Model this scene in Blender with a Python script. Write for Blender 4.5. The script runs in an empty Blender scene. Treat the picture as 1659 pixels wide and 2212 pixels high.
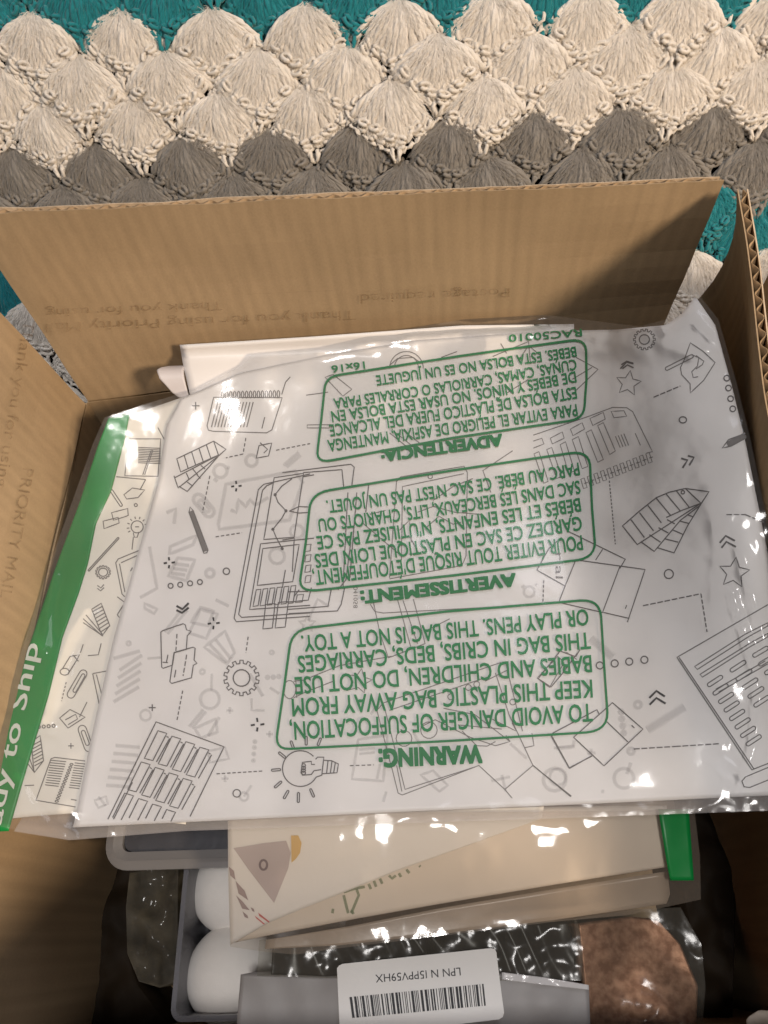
import bpy, bmesh, math, random
from mathutils import Vector, Matrix, noise
random.seed(7)
SC = bpy.context.scene
COL = SC.collection
# ------------------------------------------------------------------ camera
CP = Vector((0.02, -0.13, 0.54))
CA = [math.radians(a) for a in (29.0, 3.0, -1.5)]
CR = Matrix.Rotation(CA[1], 3, 'Y') @ Matrix.Rotation(CA[0], 3, 'X') @ Matrix.Rotation(CA[2], 3, 'Z')
cam = bpy.data.cameras.new('camera')
cam.sensor_fit = 'HORIZONTAL'; cam.sensor_width = 36.0; cam.lens = 36.0 * 1661 / 1659
cam.clip_start = 0.01; cam.clip_end = 50
co = bpy.data.objects.new('camera', cam); COL.objects.link(co)
co.matrix_world = Matrix.Translation(CP) @ CR.to_4x4()
SC.camera = co
# ------------------------------------------------------------------ light
w = bpy.data.worlds.new('World'); SC.world = w; w.use_nodes = True
w.node_tree.nodes['Background'].inputs[0].default_value = (0.80, 0.86, 1.0, 1)
w.node_tree.nodes['Background'].inputs[1].default_value = 0.045
def lamp(name, loc, tgt, size, power, col, shape='DISK'):
    l = bpy.data.lights.new(name, 'AREA'); l.shape = shape; l.size = size; l.energy = power; l.color = col
    o = bpy.data.objects.new(name, l); COL.objects.link(o); o.location = loc
    o.rotation_euler = (Vector(tgt) - Vector(loc)).to_track_quat('-Z', 'Y').to_euler()
    return o
lamp('table_lamp', (1.20, -0.75, 1.18), (0, 0.05, 0.2), 0.32, 31.0, (1.0, 0.79, 0.57))
lamp('ceiling_lamp', (0.03, -0.33, 2.2), (0, 0.0, 0.2), 0.32, 20.5, (1.0, 0.96, 0.93))
lamp('film_sheen_light', (0.75, 1.35, 2.1), (0.1, 0.05, 0.2), 1.0, 13.0, (0.88, 0.90, 1.0), 'SQUARE')  # added off-frame cool light, gives the bag film a broad sheen
SC.view_settings.view_transform = 'Standard'; SC.view_settings.look = 'None'
SC.view_settings.gamma = 1.0; SC.view_settings.exposure = 0.0
SC.view_settings.use_curve_mapping = False
SC.cycles.transparent_max_bounces = 24; SC.cycles.max_bounces = 8
# ------------------------------------------------------------------ helpers
def sst(t):
    t = max(0.0, min(1.0, t)); return t * t * (3 - 2 * t)
def ray(p):
    return (CR @ Vector(((p[0] - 829.5) / 1661, -(p[1] - 1106) / 1661, -1))).normalized()
def nz(x, y, s, seed=0.0):
    return noise.noise(Vector((x * s, y * s, seed)))
FL = Vector((-0.165, 0.140, 0.2)); FR = Vector((0.163, 0.167, 0.2))
NL = Vector((-0.171, -0.168, 0.2)); NR = Vector((0.180, -0.168, 0.2))
def ywall(x, z):
    k = (x + 0.165) / 0.328
    lean = 0.20 * (1 - k) - 0.06 * k
    return 0.140 + 0.027 * k + lean * max(0, z - 0.2)
def S(x, y):                                     # top of the mailers inside the bag
    k = max(0, min(1, (x + 0.13) / 0.29))
    rise = 0.036 * (1 - k) + 0.014 * k
    z = 0.2 + rise * sst((y - 0.03) / 0.125) ** 1.4
    z += 0.0040 * nz(x, y, 9, 3.1) + 0.0022 * nz(x, y, 22, 8.2) + 0.0006 * nz(x, y, 55, 1.2)
    z += 0.004 * sst((-0.105 - x) / 0.05)
    z += sst((x - 0.085) / 0.08) * (0.042 * sst((y + 0.10) / 0.16) + 0.012)
    return z
def hit(p, zf, off=0.0):
    d = ray(p); z = 0.2; 
    if not callable(zf):
        t = (zf + off - CP.z) / d.z; return CP + d * t
    q = CP
    for _ in range(14):
        t = (z + off - CP.z) / d.z; q = CP + d * t
        z = 0.35 * z + 0.65 * zf(q.x, q.y)
    if zf is S:
        g = 0.0035 - off
        if q.y > ywall(q.x, q.z) - g:
            a, b = 0.0, t
            for _ in range(22):
                m = (a + b) / 2; r = CP + d * m
                if r.y > ywall(r.x, r.z) - g: b = m
                else: a = m
            q = CP + d * a
    return q
def mesh_obj(name, verts, faces, mat, parent=None, smooth=True, uv=None):
    me = bpy.data.meshes.new(name); me.from_pydata([tuple(v) for v in verts], [], faces)
    if uv:
        l = me.uv_layers.new(name='uv')
        for lp in me.loops: l.data[lp.index].uv = uv[lp.vertex_index]
    if smooth and len(me.polygons): me.polygons.foreach_set('use_smooth', [True] * len(me.polygons))
    if mat: me.materials.append(mat)
    me.update()
    o = bpy.data.objects.new(name, me); COL.objects.link(o)
    if parent: o.parent = parent
    return o
def tag(o, label, cat, group=None, kind=None):
    if label: o['label'] = label
    if cat: o['category'] = cat
    if group: o['group'] = group
    if kind: o['kind'] = kind
    return o
def thing(name, label, cat, group=None, loc=(0, 0, 0)):
    o = bpy.data.objects.new(name, None); COL.objects.link(o); o.location = loc; o.empty_display_size = 0.02
    return tag(o, label, cat, group)
def resample(pl, n):
    L = [0.0]
    for a, b in zip(pl, pl[1:]): L.append(L[-1] + math.hypot(b[0] - a[0], b[1] - a[1]))
    out = []; j = 0
    for i in range(n):
        s = L[-1] * i / (n - 1)
        while j < len(pl) - 2 and L[j + 1] < s: j += 1
        seg = L[j + 1] - L[j] or 1e-9; t = max(0, min(1, (s - L[j]) / seg))
        out.append((pl[j][0] + (pl[j + 1][0] - pl[j][0]) * t, pl[j][1] + (pl[j + 1][1] - pl[j][1]) * t))
    return out
def coons(top, right, bottom, left, n, m):
    """top: l->r, right: t->b, bottom: l->r, left: t->b; returns grid[m][n] of 2-D points"""
    T = resample(top, n); B = resample(bottom, n); Lf = resample(left, m); R_ = resample(right, m)
    g = []
    for j in range(m):
        v = j / (m - 1); row = []
        for i in range(n):
            u = i / (n - 1); p = []
            for k in (0, 1):
                p.append((1 - v) * T[i][k] + v * B[i][k] + (1 - u) * Lf[j][k] + u * R_[j][k]
                         - ((1 - u) * (1 - v) * T[0][k] + u * (1 - v) * T[-1][k] + (1 - u) * v * B[0][k] + u * v * B[-1][k]))
            row.append(tuple(p))
        g.append(row)
    return g
def sheet(name, g, fn, mat, parent=None, bottom=None, thick=None, uvs=True):
    """surface over a grid of picture points; fn(p) gives the 3-D point. bottom: skirt down to that height; thick: slab"""
    m, n = len(g), len(g[0]); V = []; F = []; UV = []
    for j in range(m):
        for i in range(n):
            V.append(fn(g[j][i])); UV.append((i / (n - 1), 1 - j / (m - 1)))
    for j in range(m - 1):
        for i in range(n - 1):
            a = j * n + i; F.append((a, a + n, a + n + 1, a + 1))
    if bottom is not None or thick is not None:
        rim = [i for i in range(n)] + [j * n + n - 1 for j in range(1, m)] + [(m - 1) * n + i for i in range(n - 2, -1, -1)] + [j * n for j in range(m - 2, 0, -1)]
        if bottom is not None:
            base = len(V)
            for r in rim:
                q = V[r]; V.append(Vector((q[0], q[1], min(bottom, q[2] - 0.0005)))); UV.append(UV[r])
            for i in range(len(rim)):
                k = (i + 1) % len(rim); F.append((rim[i], rim[k], base + k, base + i))
            F.append(tuple(base + i for i in range(len(rim))))
        else:
            base = len(V)
            for v in list(V): V.append(Vector((v[0], v[1], v[2] - thick)))
            UV += UV[:base]
            for j in range(m - 1):
                for i in range(n - 1):
                    a = base + j * n + i; F.append((a, a + 1, a + n + 1, a + n))
            for i in range(len(rim)):
                k = (i + 1) % len(rim); F.append((rim[i], rim[k], base + rim[k], base + rim[i]))
    return mesh_obj(name, V, F, mat, parent, uv=UV)
# ------------------------------------------------------------------ materials
def mat(name):
    m = bpy.data.materials.new(name); m.use_nodes = True
    nt = m.node_tree; b = nt.nodes['Principled BSDF']; return m, nt, b
def N(nt, t, **kw):
    n = nt.nodes.new(t)
    for k, v in kw.items():
        if k in n.inputs: n.inputs[k].default_value = v
        else: setattr(n, k, v)
    return n
def simple(name, col, rough=0.6, bump=0.0, scale=200, var=0.0, vscale=30, spec=0.4, metal=0.0):
    m, nt, b = mat(name)
    b.inputs['Base Color'].default_value = (*col, 1); b.inputs['Roughness'].default_value = rough
    b.inputs['Specular IOR Level'].default_value = spec; b.inputs['Metallic'].default_value = metal
    tc = N(nt, 'ShaderNodeTexCoord')
    if var:
        nn = N(nt, 'ShaderNodeTexNoise', Scale=vscale, Detail=5.0)
        nt.links.new(tc.outputs['Object'], nn.inputs['Vector'])
        rp = N(nt, 'ShaderNodeMapRange'); rp.inputs[1].default_value = .3; rp.inputs[2].default_value = .7
        rp.inputs[3].default_value = 1 - var; rp.inputs[4].default_value = 1 + var
        nt.links.new(nn.outputs['Fac'], rp.inputs[0])
        mx = N(nt, 'ShaderNodeVectorMath', operation='SCALE'); mx.inputs[0].default_value = col
        nt.links.new(rp.outputs[0], mx.inputs['Scale']); nt.links.new(mx.outputs[0], b.inputs['Base Color'])
    if bump:
        nb = N(nt, 'ShaderNodeTexNoise', Scale=scale, Detail=4.0)
        nt.links.new(tc.outputs['Object'], nb.inputs['Vector'])
        bp = N(nt, 'ShaderNodeBump', Strength=bump, Distance=0.001)
        nt.links.new(nb.outputs['Fac'], bp.inputs['Height']); nt.links.new(bp.outputs[0], b.inputs['Normal'])
    return m
def film_mat(name, haze=0.10, tint=(0.93, 0.93, 0.92), hcol=(0.75, 0.73, 0.72), rough=0.06, bump=0.25, bscale=60, refl=1.0):
    m, nt, b = mat(name); nt.nodes.remove(b); out = nt.nodes['Material Output']
    tr = N(nt, 'ShaderNodeBsdfTransparent', Color=(*tint, 1))
    df = N(nt, 'ShaderNodeBsdfDiffuse', Color=(*hcol, 1)); gl = N(nt, 'ShaderNodeBsdfGlossy', Roughness=rough)
    tc = N(nt, 'ShaderNodeTexCoord'); no = N(nt, 'ShaderNodeTexNoise', Scale=bscale, Detail=3.0)
    nt.links.new(tc.outputs['Object'], no.inputs['Vector'])
    bp = N(nt, 'ShaderNodeBump', Strength=bump, Distance=0.004); nt.links.new(no.outputs['Fac'], bp.inputs['Height'])
    fr = N(nt, 'ShaderNodeFresnel', IOR=1.5)
    for x in (gl, fr): nt.links.new(bp.outputs[0], x.inputs['Normal'])
    m1 = N(nt, 'ShaderNodeMixShader'); m1.inputs[0].default_value = haze
    nt.links.new(tr.outputs[0], m1.inputs[1]); nt.links.new(df.outputs[0], m1.inputs[2])
    mu = N(nt, 'ShaderNodeMath', operation='MULTIPLY'); mu.inputs[1].default_value = refl
    nt.links.new(fr.outputs[0], mu.inputs[0])
    m2 = N(nt, 'ShaderNodeMixShader'); nt.links.new(mu.outputs[0], m2.inputs[0])
    nt.links.new(m1.outputs[0], m2.inputs[1]); nt.links.new(gl.outputs[0], m2.inputs[2])
    nt.links.new(m2.outputs[0], out.inputs['Surface']); return m
def ink(name, col, alpha=1.0, rough=0.5, soft=False, wear=0.0):
    m, nt, b = mat(name); out = nt.nodes['Material Output']
    b.inputs['Base Color'].default_value = (*col, 1); b.inputs['Roughness'].default_value = rough
    b.inputs['Specular IOR Level'].default_value = 0.2
    if alpha < 1 or soft or wear:
        tr = N(nt, 'ShaderNodeBsdfTransparent'); mx = N(nt, 'ShaderNodeMixShader')
        mx.inputs[0].default_value = alpha
        src = None
        if soft:
            at = N(nt, 'ShaderNodeAttribute', attribute_name='soft')
            mu = N(nt, 'ShaderNodeMath', operation='MULTIPLY'); mu.inputs[1].default_value = alpha
            nt.links.new(at.outputs['Fac'], mu.inputs[0]); src = mu
        if wear:
            tc = N(nt, 'ShaderNodeTexCoord'); no = N(nt, 'ShaderNodeTexNoise', Scale=130, Detail=6.0)
            nt.links.new(tc.outputs['Object'], no.inputs['Vector'])
            rp = N(nt, 'ShaderNodeMapRange'); rp.inputs[1].default_value = .35; rp.inputs[2].default_value = .6
            rp.inputs[3].default_value = alpha * (1 - wear); rp.inputs[4].default_value = alpha
            nt.links.new(no.outputs['Fac'], rp.inputs[0]); src = rp
        if src: nt.links.new(src.outputs[0], mx.inputs[0])
        nt.links.new(tr.outputs[0], mx.inputs[1]); nt.links.new(b.outputs[0], mx.inputs[2])
        nt.links.new(mx.outputs[0], out.inputs['Surface'])
    return m
def cardboard(name, col, streak=(260, 260, 3)):
    m, nt, b = mat(name); tc = N(nt, 'ShaderNodeTexCoord')
    mp = N(nt, 'ShaderNodeMapping'); mp.inputs['Scale'].default_value = streak
    nt.links.new(tc.outputs['Object'], mp.inputs['Vector'])
    fine = N(nt, 'ShaderNodeTexNoise', Scale=1.0, Detail=2.0); nt.links.new(mp.outputs[0], fine.inputs['Vector'])
    big = N(nt, 'ShaderNodeTexNoise', Scale=16.0, Detail=5.0); nt.links.new(tc.outputs['Object'], big.inputs['Vector'])
    fib = N(nt, 'ShaderNodeTexNoise', Scale=900.0, Detail=3.0); nt.links.new(tc.outputs['Object'], fib.inputs['Vector'])
    s1 = N(nt, 'ShaderNodeMath', operation='MULTIPLY_ADD'); s1.inputs[1].default_value = 0.26; s1.inputs[2].default_value = 0.58
    nt.links.new(fine.outputs['Fac'], s1.inputs[0])
    s2 = N(nt, 'ShaderNodeMath', operation='MULTIPLY_ADD'); s2.inputs[1].default_value = 0.42
    nt.links.new(big.outputs['Fac'], s2.inputs[0]); nt.links.new(s1.outputs[0], s2.inputs[2])
    s3 = N(nt, 'ShaderNodeMath', operation='MULTIPLY_ADD'); s3.inputs[1].default_value = 0.22
    nt.links.new(fib.outputs['Fac'], s3.inputs[0]); nt.links.new(s2.outputs[0], s3.inputs[2])
    sx = N(nt, 'ShaderNodeSeparateXYZ'); nt.links.new(tc.outputs['Object'], sx.inputs[0])
    ad = N(nt, 'ShaderNodeMath', operation='ADD'); nt.links.new(sx.outputs[0], ad.inputs[0]); nt.links.new(sx.outputs[1], ad.inputs[1])
    fq = N(nt, 'ShaderNodeMath', operation='MULTIPLY'); fq.inputs[1].default_value = 827.0; nt.links.new(ad.outputs[0], fq.inputs[0])
    sn = N(nt, 'ShaderNodeMath', operation='SINE'); nt.links.new(fq.outputs[0], sn.inputs[0])
    s4 = N(nt, 'ShaderNodeMath', operation='MULTIPLY_ADD'); s4.inputs[1].default_value = 0.035
    nt.links.new(sn.outputs[0], s4.inputs[0]); nt.links.new(s3.outputs[0], s4.inputs[2]); s3 = s4
    sc = N(nt, 'ShaderNodeVectorMath', operation='SCALE'); sc.inputs[0].default_value = col
    nt.links.new(s3.outputs[0], sc.inputs['Scale']); nt.links.new(sc.outputs[0], b.inputs['Base Color'])
    b.inputs['Roughness'].default_value = 0.75; b.inputs['Specular IOR Level'].default_value = 0.25
    bp = N(nt, 'ShaderNodeBump', Strength=0.25, Distance=0.0008); nt.links.new(s3.outputs[0], bp.inputs['Height'])
    nt.links.new(bp.outputs[0], b.inputs['Normal']); return m
M_CARD = cardboard('kraft_cardboard', (0.34, 0.243, 0.146))
M_CARDSIDE = cardboard('kraft_cardboard_side', (0.34, 0.243, 0.146), (3, 260, 3))
M_LINER = simple('paper_liner_edge', (0.52, 0.40, 0.28), 0.85, 0.3, 600, 0.2, 200)
M_FLUTE = simple('corrugated_flute', (0.30, 0.20, 0.11), 0.85, 0.3, 600, 0.2, 200)
M_GHOSTBROWN = ink('faint_brown_print', (0.16, 0.095, 0.04), 0.12, wear=0.75)
M_WHITE = simple('white_poly', (0.705, 0.685, 0.685), 0.42, 0.10, 90, 0.03, 25)
M_CREAM = simple('cream_poly', (0.73, 0.70, 0.65), 0.45, 0.15, 80, 0.04, 25)
M_PAPER = simple('white_paper', (0.78, 0.76, 0.74), 0.6, 0.1, 300, 0.02, 30)
M_GREENBAND = simple('green_band', (0.003, 0.215, 0.042), 0.4, 0.15, 60, 0.15, 14)
M_LINE = ink('grey_line_ink', (0.12, 0.112, 0.115))
M_LINE2 = ink('mid_grey_line_ink', (0.17, 0.16, 0.16), 0.8)
M_DARK = ink('dark_line_ink', (0.03, 0.03, 0.035))
M_GHOST = ink('show_through_ink', (0.26, 0.25, 0.27), 0.18, soft=True)
M_GREEN = ink('green_ink', (0.001, 0.215, 0.07), 0.97, wear=0.12)
M_GREEN2 = ink('heavy_green_ink', (0.001, 0.185, 0.058), 1.0, wear=0.08)
M_TINT = ink('green_reflection_tint', (0.35, 0.62, 0.45), 0.10)
M_WHITEINK = ink('white_ink', (0.72, 0.76, 0.70), 0.85)
M_FILM = film_mat('clear_bag_film', 0.05, (0.975, 0.975, 0.97), bump=0.22, bscale=32, rough=0.11, refl=0.68)
M_FILM2 = film_mat('clear_wrap_film', 0.16, bump=0.5, bscale=50)
# ------------------------------------------------------------------ print helpers (traced points -> surface)
CROPS = {'P': (0, 0, 1.0), 'A': (0, 1200, 1.659), 'B': (0, 1900, 1.659), 'C': (900, 1000, 1.58), 'D': (850, 1800, 1.508),
         'E': (1700, 1000, 2.2179), 'F': (1700, 1800, 2.2179), 'G': (700, 2564, 2.0738), 'H': (1400, 2564, 1.583)}
K = 0.67770
def cp(c, p):
    if c == 'P': return p
    x0, y0, s = CROPS[c]; return ((x0 + p[0] / s) * K, (y0 + p[1] / s) * K)
def dens(pl, step=9.0):
    out = [pl[0]]
    for a, b in zip(pl, pl[1:]):
        d = math.hypot(b[0] - a[0], b[1] - a[1]); n = max(1, int(d / step))
        for i in range(1, n + 1): out.append((a[0] + (b[0] - a[0]) * i / n, a[1] + (b[1] - a[1]) * i / n))
    return out
def ribbon(V, F, A, pl, wd, fn, soft=False):
    pl = dens(pl); n = len(pl); closed = n > 3 and math.hypot(pl[0][0] - pl[-1][0], pl[0][1] - pl[-1][1]) < 0.01
    base = len(V); prof = ((-1, 0), (-.45, 1), (.45, 1), (1, 0)) if soft else ((-.5, 1), (.5, 1))
    k = len(prof)
    for i, p in enumerate(pl):
        a = pl[i - 1] if i > 0 else (pl[-2] if closed else p); b = pl[i + 1] if i < n - 1 else (pl[1] if closed else p)
        tx, ty = b[0] - a[0], b[1] - a[1]; l = math.hypot(tx, ty) or 1; nx, ny = -ty / l, tx / l
        for (s, al) in prof:
            V.append(fn((p[0] + nx * s * wd, p[1] + ny * s * wd))); A.append(al)
        if i:
            for q in range(k - 1):
                u = base + (i - 1) * k + q; F.append((u, u + 1, u + k + 1, u + k))
def print_obj(name, strokes, fn, mt, parent, soft=False):
    V, F, A = [], [], []
    for pl, wd in strokes: ribbon(V, F, A, pl, wd, fn, soft)
    o = mesh_obj(name, V, F, mt, parent, smooth=False)
    if soft:
        at = o.data.attributes.new('soft', 'FLOAT', 'POINT'); at.data.foreach_set('value', A)
    return o
def circ(cx, cy, r, n=18, a0=0, a1=2 * math.pi, ry=None):
    ry = ry or r
    return [(cx + r * math.cos(a0 + (a1 - a0) * i / n), cy + ry * math.sin(a0 + (a1 - a0) * i / n)) for i in range(n + 1)]
def dash(a, b, on=18, off=10):
    d = math.hypot(b[0] - a[0], b[1] - a[1]); out = []; s = 0
    while s < d:
        e = min(d, s + on); f = lambda t: (a[0] + (b[0] - a[0]) * t / d, a[1] + (b[1] - a[1]) * t / d)
        out.append([f(s), f(e)]); s = e + off
    return out
def gear(cx, cy, ri, ro, teeth, sq=1.0, rot=0.0):
    pts = []
    for i in range(teeth):
        for a, r in ((0, .82), (.25, .82), (.3, 1), (.72, 1), (.78, .82)):
            t = 2 * math.pi * (i + a) / teeth + rot; pts.append((cx + ro * r * math.cos(t), cy + ro * r * sq * math.sin(t)))
    pts.append(pts[0]); return [pts, circ(cx, cy, ri, ry=ri * sq)]
def star(cx, cy, r, rot=0.0):
    p = [(cx + (r if i % 2 == 0 else r * .48) * math.sin(rot + math.pi * i / 5), cy - (r if i % 2 == 0 else r * .48) * math.cos(rot + math.pi * i / 5)) for i in range(10)]
    return p + [p[0]]
def cl(*p): return list(p) + [p[0]]
def plus(x, y, r): return [[(x - r, y), (x + r, y)], [(x, y - r), (x, y + r)]]
def cross4(x, y, r): return [[(x - r, y + r * .1), (x - r * .4, y)], [(x + r * .4, y), (x + r, y - r * .1)], [(x - r * .1, y - r), (x, y - r * .4)], [(x, y + r * .4), (x - r * .1, y + r)]]
def capsule(a, b, r):
    d = math.atan2(b[1] - a[1], b[0] - a[0])
    p = circ(b[0], b[1], r, 6, d - math.pi / 2, d + math.pi / 2) + circ(a[0], a[1], r, 6, d + math.pi / 2, d + 3 * math.pi / 2)
    return p + [p[0]]
_font_cache = {}
def glyph_mesh(txt, bold=0.0):
    key = (txt, bold)
    if key in _font_cache: return _font_cache[key]
    c = bpy.data.curves.new('t', 'FONT'); c.body = txt; c.size = 1.0; c.offset = bold; c.resolution_u = 3
    o = bpy.data.objects.new('t', c); COL.objects.link(o); bpy.context.view_layer.update()
    me = bpy.data.meshes.new_from_object(o.evaluated_get(bpy.context.evaluated_depsgraph_get()))
    V = [(v.co.x, v.co.y) for v in me.vertices]; F = [tuple(p.vertices) for p in me.polygons]
    bpy.data.objects.remove(o); bpy.data.curves.remove(c); bpy.data.meshes.remove(me)
    _font_cache[key] = (V, F); return V, F
CAPH = None
def text_into(V, F, crop, txt, a, b, cap, fn, bold=0.0, mid=0.0, capvec=None):
    """text from baseline point a to b; cap = cap height in crop pixels, letters rise to the right-hand side of... a->b turned +90"""
    global CAPH
    if CAPH is None: CAPH = max(v[1] for v in glyph_mesh('H')[0])
    gv, gf = glyph_mesh(txt, 0.0)
    x0 = min(v[0] for v in gv); x1 = max(v[0] for v in gv)
    dx, dy = b[0] - a[0], b[1] - a[1]; l = math.hypot(dx, dy)
    up = capvec or (dy / l, -dx / l)
    SH = [(0, 0)] if bold <= 0 else ([(i, j) for i in (-1, 1) for j in (-1, 1)] if bold < .03 else [(i, j) for i in (-1, -.33, .33, 1) for j in (-1, 0, 1)])             # heavier strokes: overprinted copies, as a second pass of the press
    for k, (si, sj) in enumerate(SH):
        sh = bold * si; sv = bold * .8 * sj; base = len(V)
        for x, y in gv:
            u = (x + sh - x0) / (x1 - x0); h = (y + sv) / CAPH * cap; s = mid * 4 * u * (1 - u)
            q = fn(cp(crop, (a[0] + dx * u + up[0] * (h + s), a[1] + dy * u + up[1] * (h + s))))
            V.append(q + (CP - q).normalized() * 3e-5 * k)
        F += [tuple(base + i for i in f) for f in gf]
# ------------------------------------------------------------------ setting: sofa
def slab(name, pts, thick, nrm, m, parent=None):
    n = Vector(nrm); V = [Vector(p) for p in pts] + [Vector(p) - n * thick for p in pts]
    return mesh_obj(name, V, [(0, 1, 2, 3), (7, 6, 5, 4), (0, 4, 5, 1), (1, 5, 6, 2), (2, 6, 7, 3), (3, 7, 4, 0)], m, parent, smooth=False)
M_SOFA = simple('dark_sofa_fabric', (0.010, 0.009, 0.010), 0.9, 0.5, 300, 0.3, 60)
SL = math.radians(50); VU = Vector((0, math.cos(SL), math.sin(SL))); VN = Vector((0, -math.sin(SL), math.cos(SL)))
BO = Vector((0, 0.34, 0.15))
y0 = 0.34 - 0.158 / math.tan(SL)
tag(slab('sofa_seat', [(-1.2, -0.8, -0.004), (1.2, -0.8, -0.004), (1.2, 0.6, -0.004), (-1.2, 0.6, -0.004)], 0.15, (0, 0, 1), M_SOFA), 'dark fabric sofa seat under the box and blanket', None, kind='structure')
bk = BO - VN * 0.010
tag(slab('sofa_back', [bk - VU * 0.30 + Vector((-1.0, 0, 0)), bk - VU * 0.30 + Vector((1.0, 0, 0)), bk + VU * 0.45 + Vector((1.0, 0, 0)), bk + VU * 0.45 + Vector((-1.0, 0, 0))], 0.12, VN, M_SOFA), 'dark sofa back behind the crocheted blanket', None, kind='structure')
# ------------------------------------------------------------------ crocheted blanket
def yarn_mat(name, col):
    m, nt, b = mat(name); tc = N(nt, 'ShaderNodeTexCoord')
    no = N(nt, 'ShaderNodeTexNoise', Scale=260, Detail=4.0); nt.links.new(tc.outputs['Object'], no.inputs['Vector'])
    rp = N(nt, 'ShaderNodeMapRange'); rp.inputs[1].default_value = .3; rp.inputs[2].default_value = .7; rp.inputs[3].default_value = .78; rp.inputs[4].default_value = 1.12
    nt.links.new(no.outputs['Fac'], rp.inputs[0])
    sc = N(nt, 'ShaderNodeVectorMath', operation='SCALE'); sc.inputs[0].default_value = col
    nt.links.new(rp.outputs[0], sc.inputs['Scale']); nt.links.new(sc.outputs[0], b.inputs['Base Color'])
    b.inputs['Roughness'].default_value = 0.7; b.inputs['Specular IOR Level'].default_value = 0.3
    b.inputs['Sheen Weight'].default_value = 0.35; b.inputs['Sheen Roughness'].default_value = 0.5
    bp = N(nt, 'ShaderNodeBump', Strength=0.5, Distance=0.0008); nt.links.new(no.outputs['Fac'], bp.inputs['Height'])
    nt.links.new(bp.outputs[0], b.inputs['Normal']); return m
M_YW = yarn_mat('cream_white_yarn', (0.82, 0.76, 0.69)); M_YG = yarn_mat('grey_yarn', (0.26, 0.237, 0.212)); M_YT = yarn_mat('teal_yarn', (0.004, 0.23, 0.27))
def tube(V, F, pts, radii, sides=5):
    base = len(V); n = len(pts); up = Vector((0, 0, 1))
    for i, p in enumerate(pts):
        t = (pts[min(n - 1, i + 1)] - pts[max(0, i - 1)]).normalized()
        s = t.cross(up); s = s.normalized() if s.length > 1e-4 else Vector((1, 0, 0)); q = s.cross(t)
        for k in range(sides):
            a = 2 * math.pi * k / sides; V.append(p + (s * math.cos(a) + q * math.sin(a)) * radii[i])
    for i in range(n - 1):
        for k in range(sides):
            a = base + i * sides + k; b = base + i * sides + (k + 1) % sides; F.append((a, b, b + sides, a + sides))
    F.append(tuple(base + k for k in range(sides))[::-1]); F.append(tuple(base + (n - 1) * sides + k for k in range(sides)))
def plied(V, F, pts, rad, turns, rnd, ply=3, sides=5):
    """twisted yarn: plies winding round the path"""
    n = len(pts); ph0 = rnd.random() * 6.28
    for k in range(ply):
        out = []; rr = []
        for i, p in enumerate(pts):
            t = (pts[min(n - 1, i + 1)] - pts[max(0, i - 1)]).normalized()
            s = t.cross(Vector((0, 0, 1))); s = s.normalized() if s.length > 1e-4 else Vector((1, 0, 0)); q = s.cross(t)
            a = ph0 + 6.283 * (k / ply + turns * i / (n - 1)); r = rad[i] * 0.42
            out.append(p + (s * math.cos(a) + q * math.sin(a)) * r); rr.append(rad[i] * 0.66)
        tube(V, F, out, rr, sides)
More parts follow.
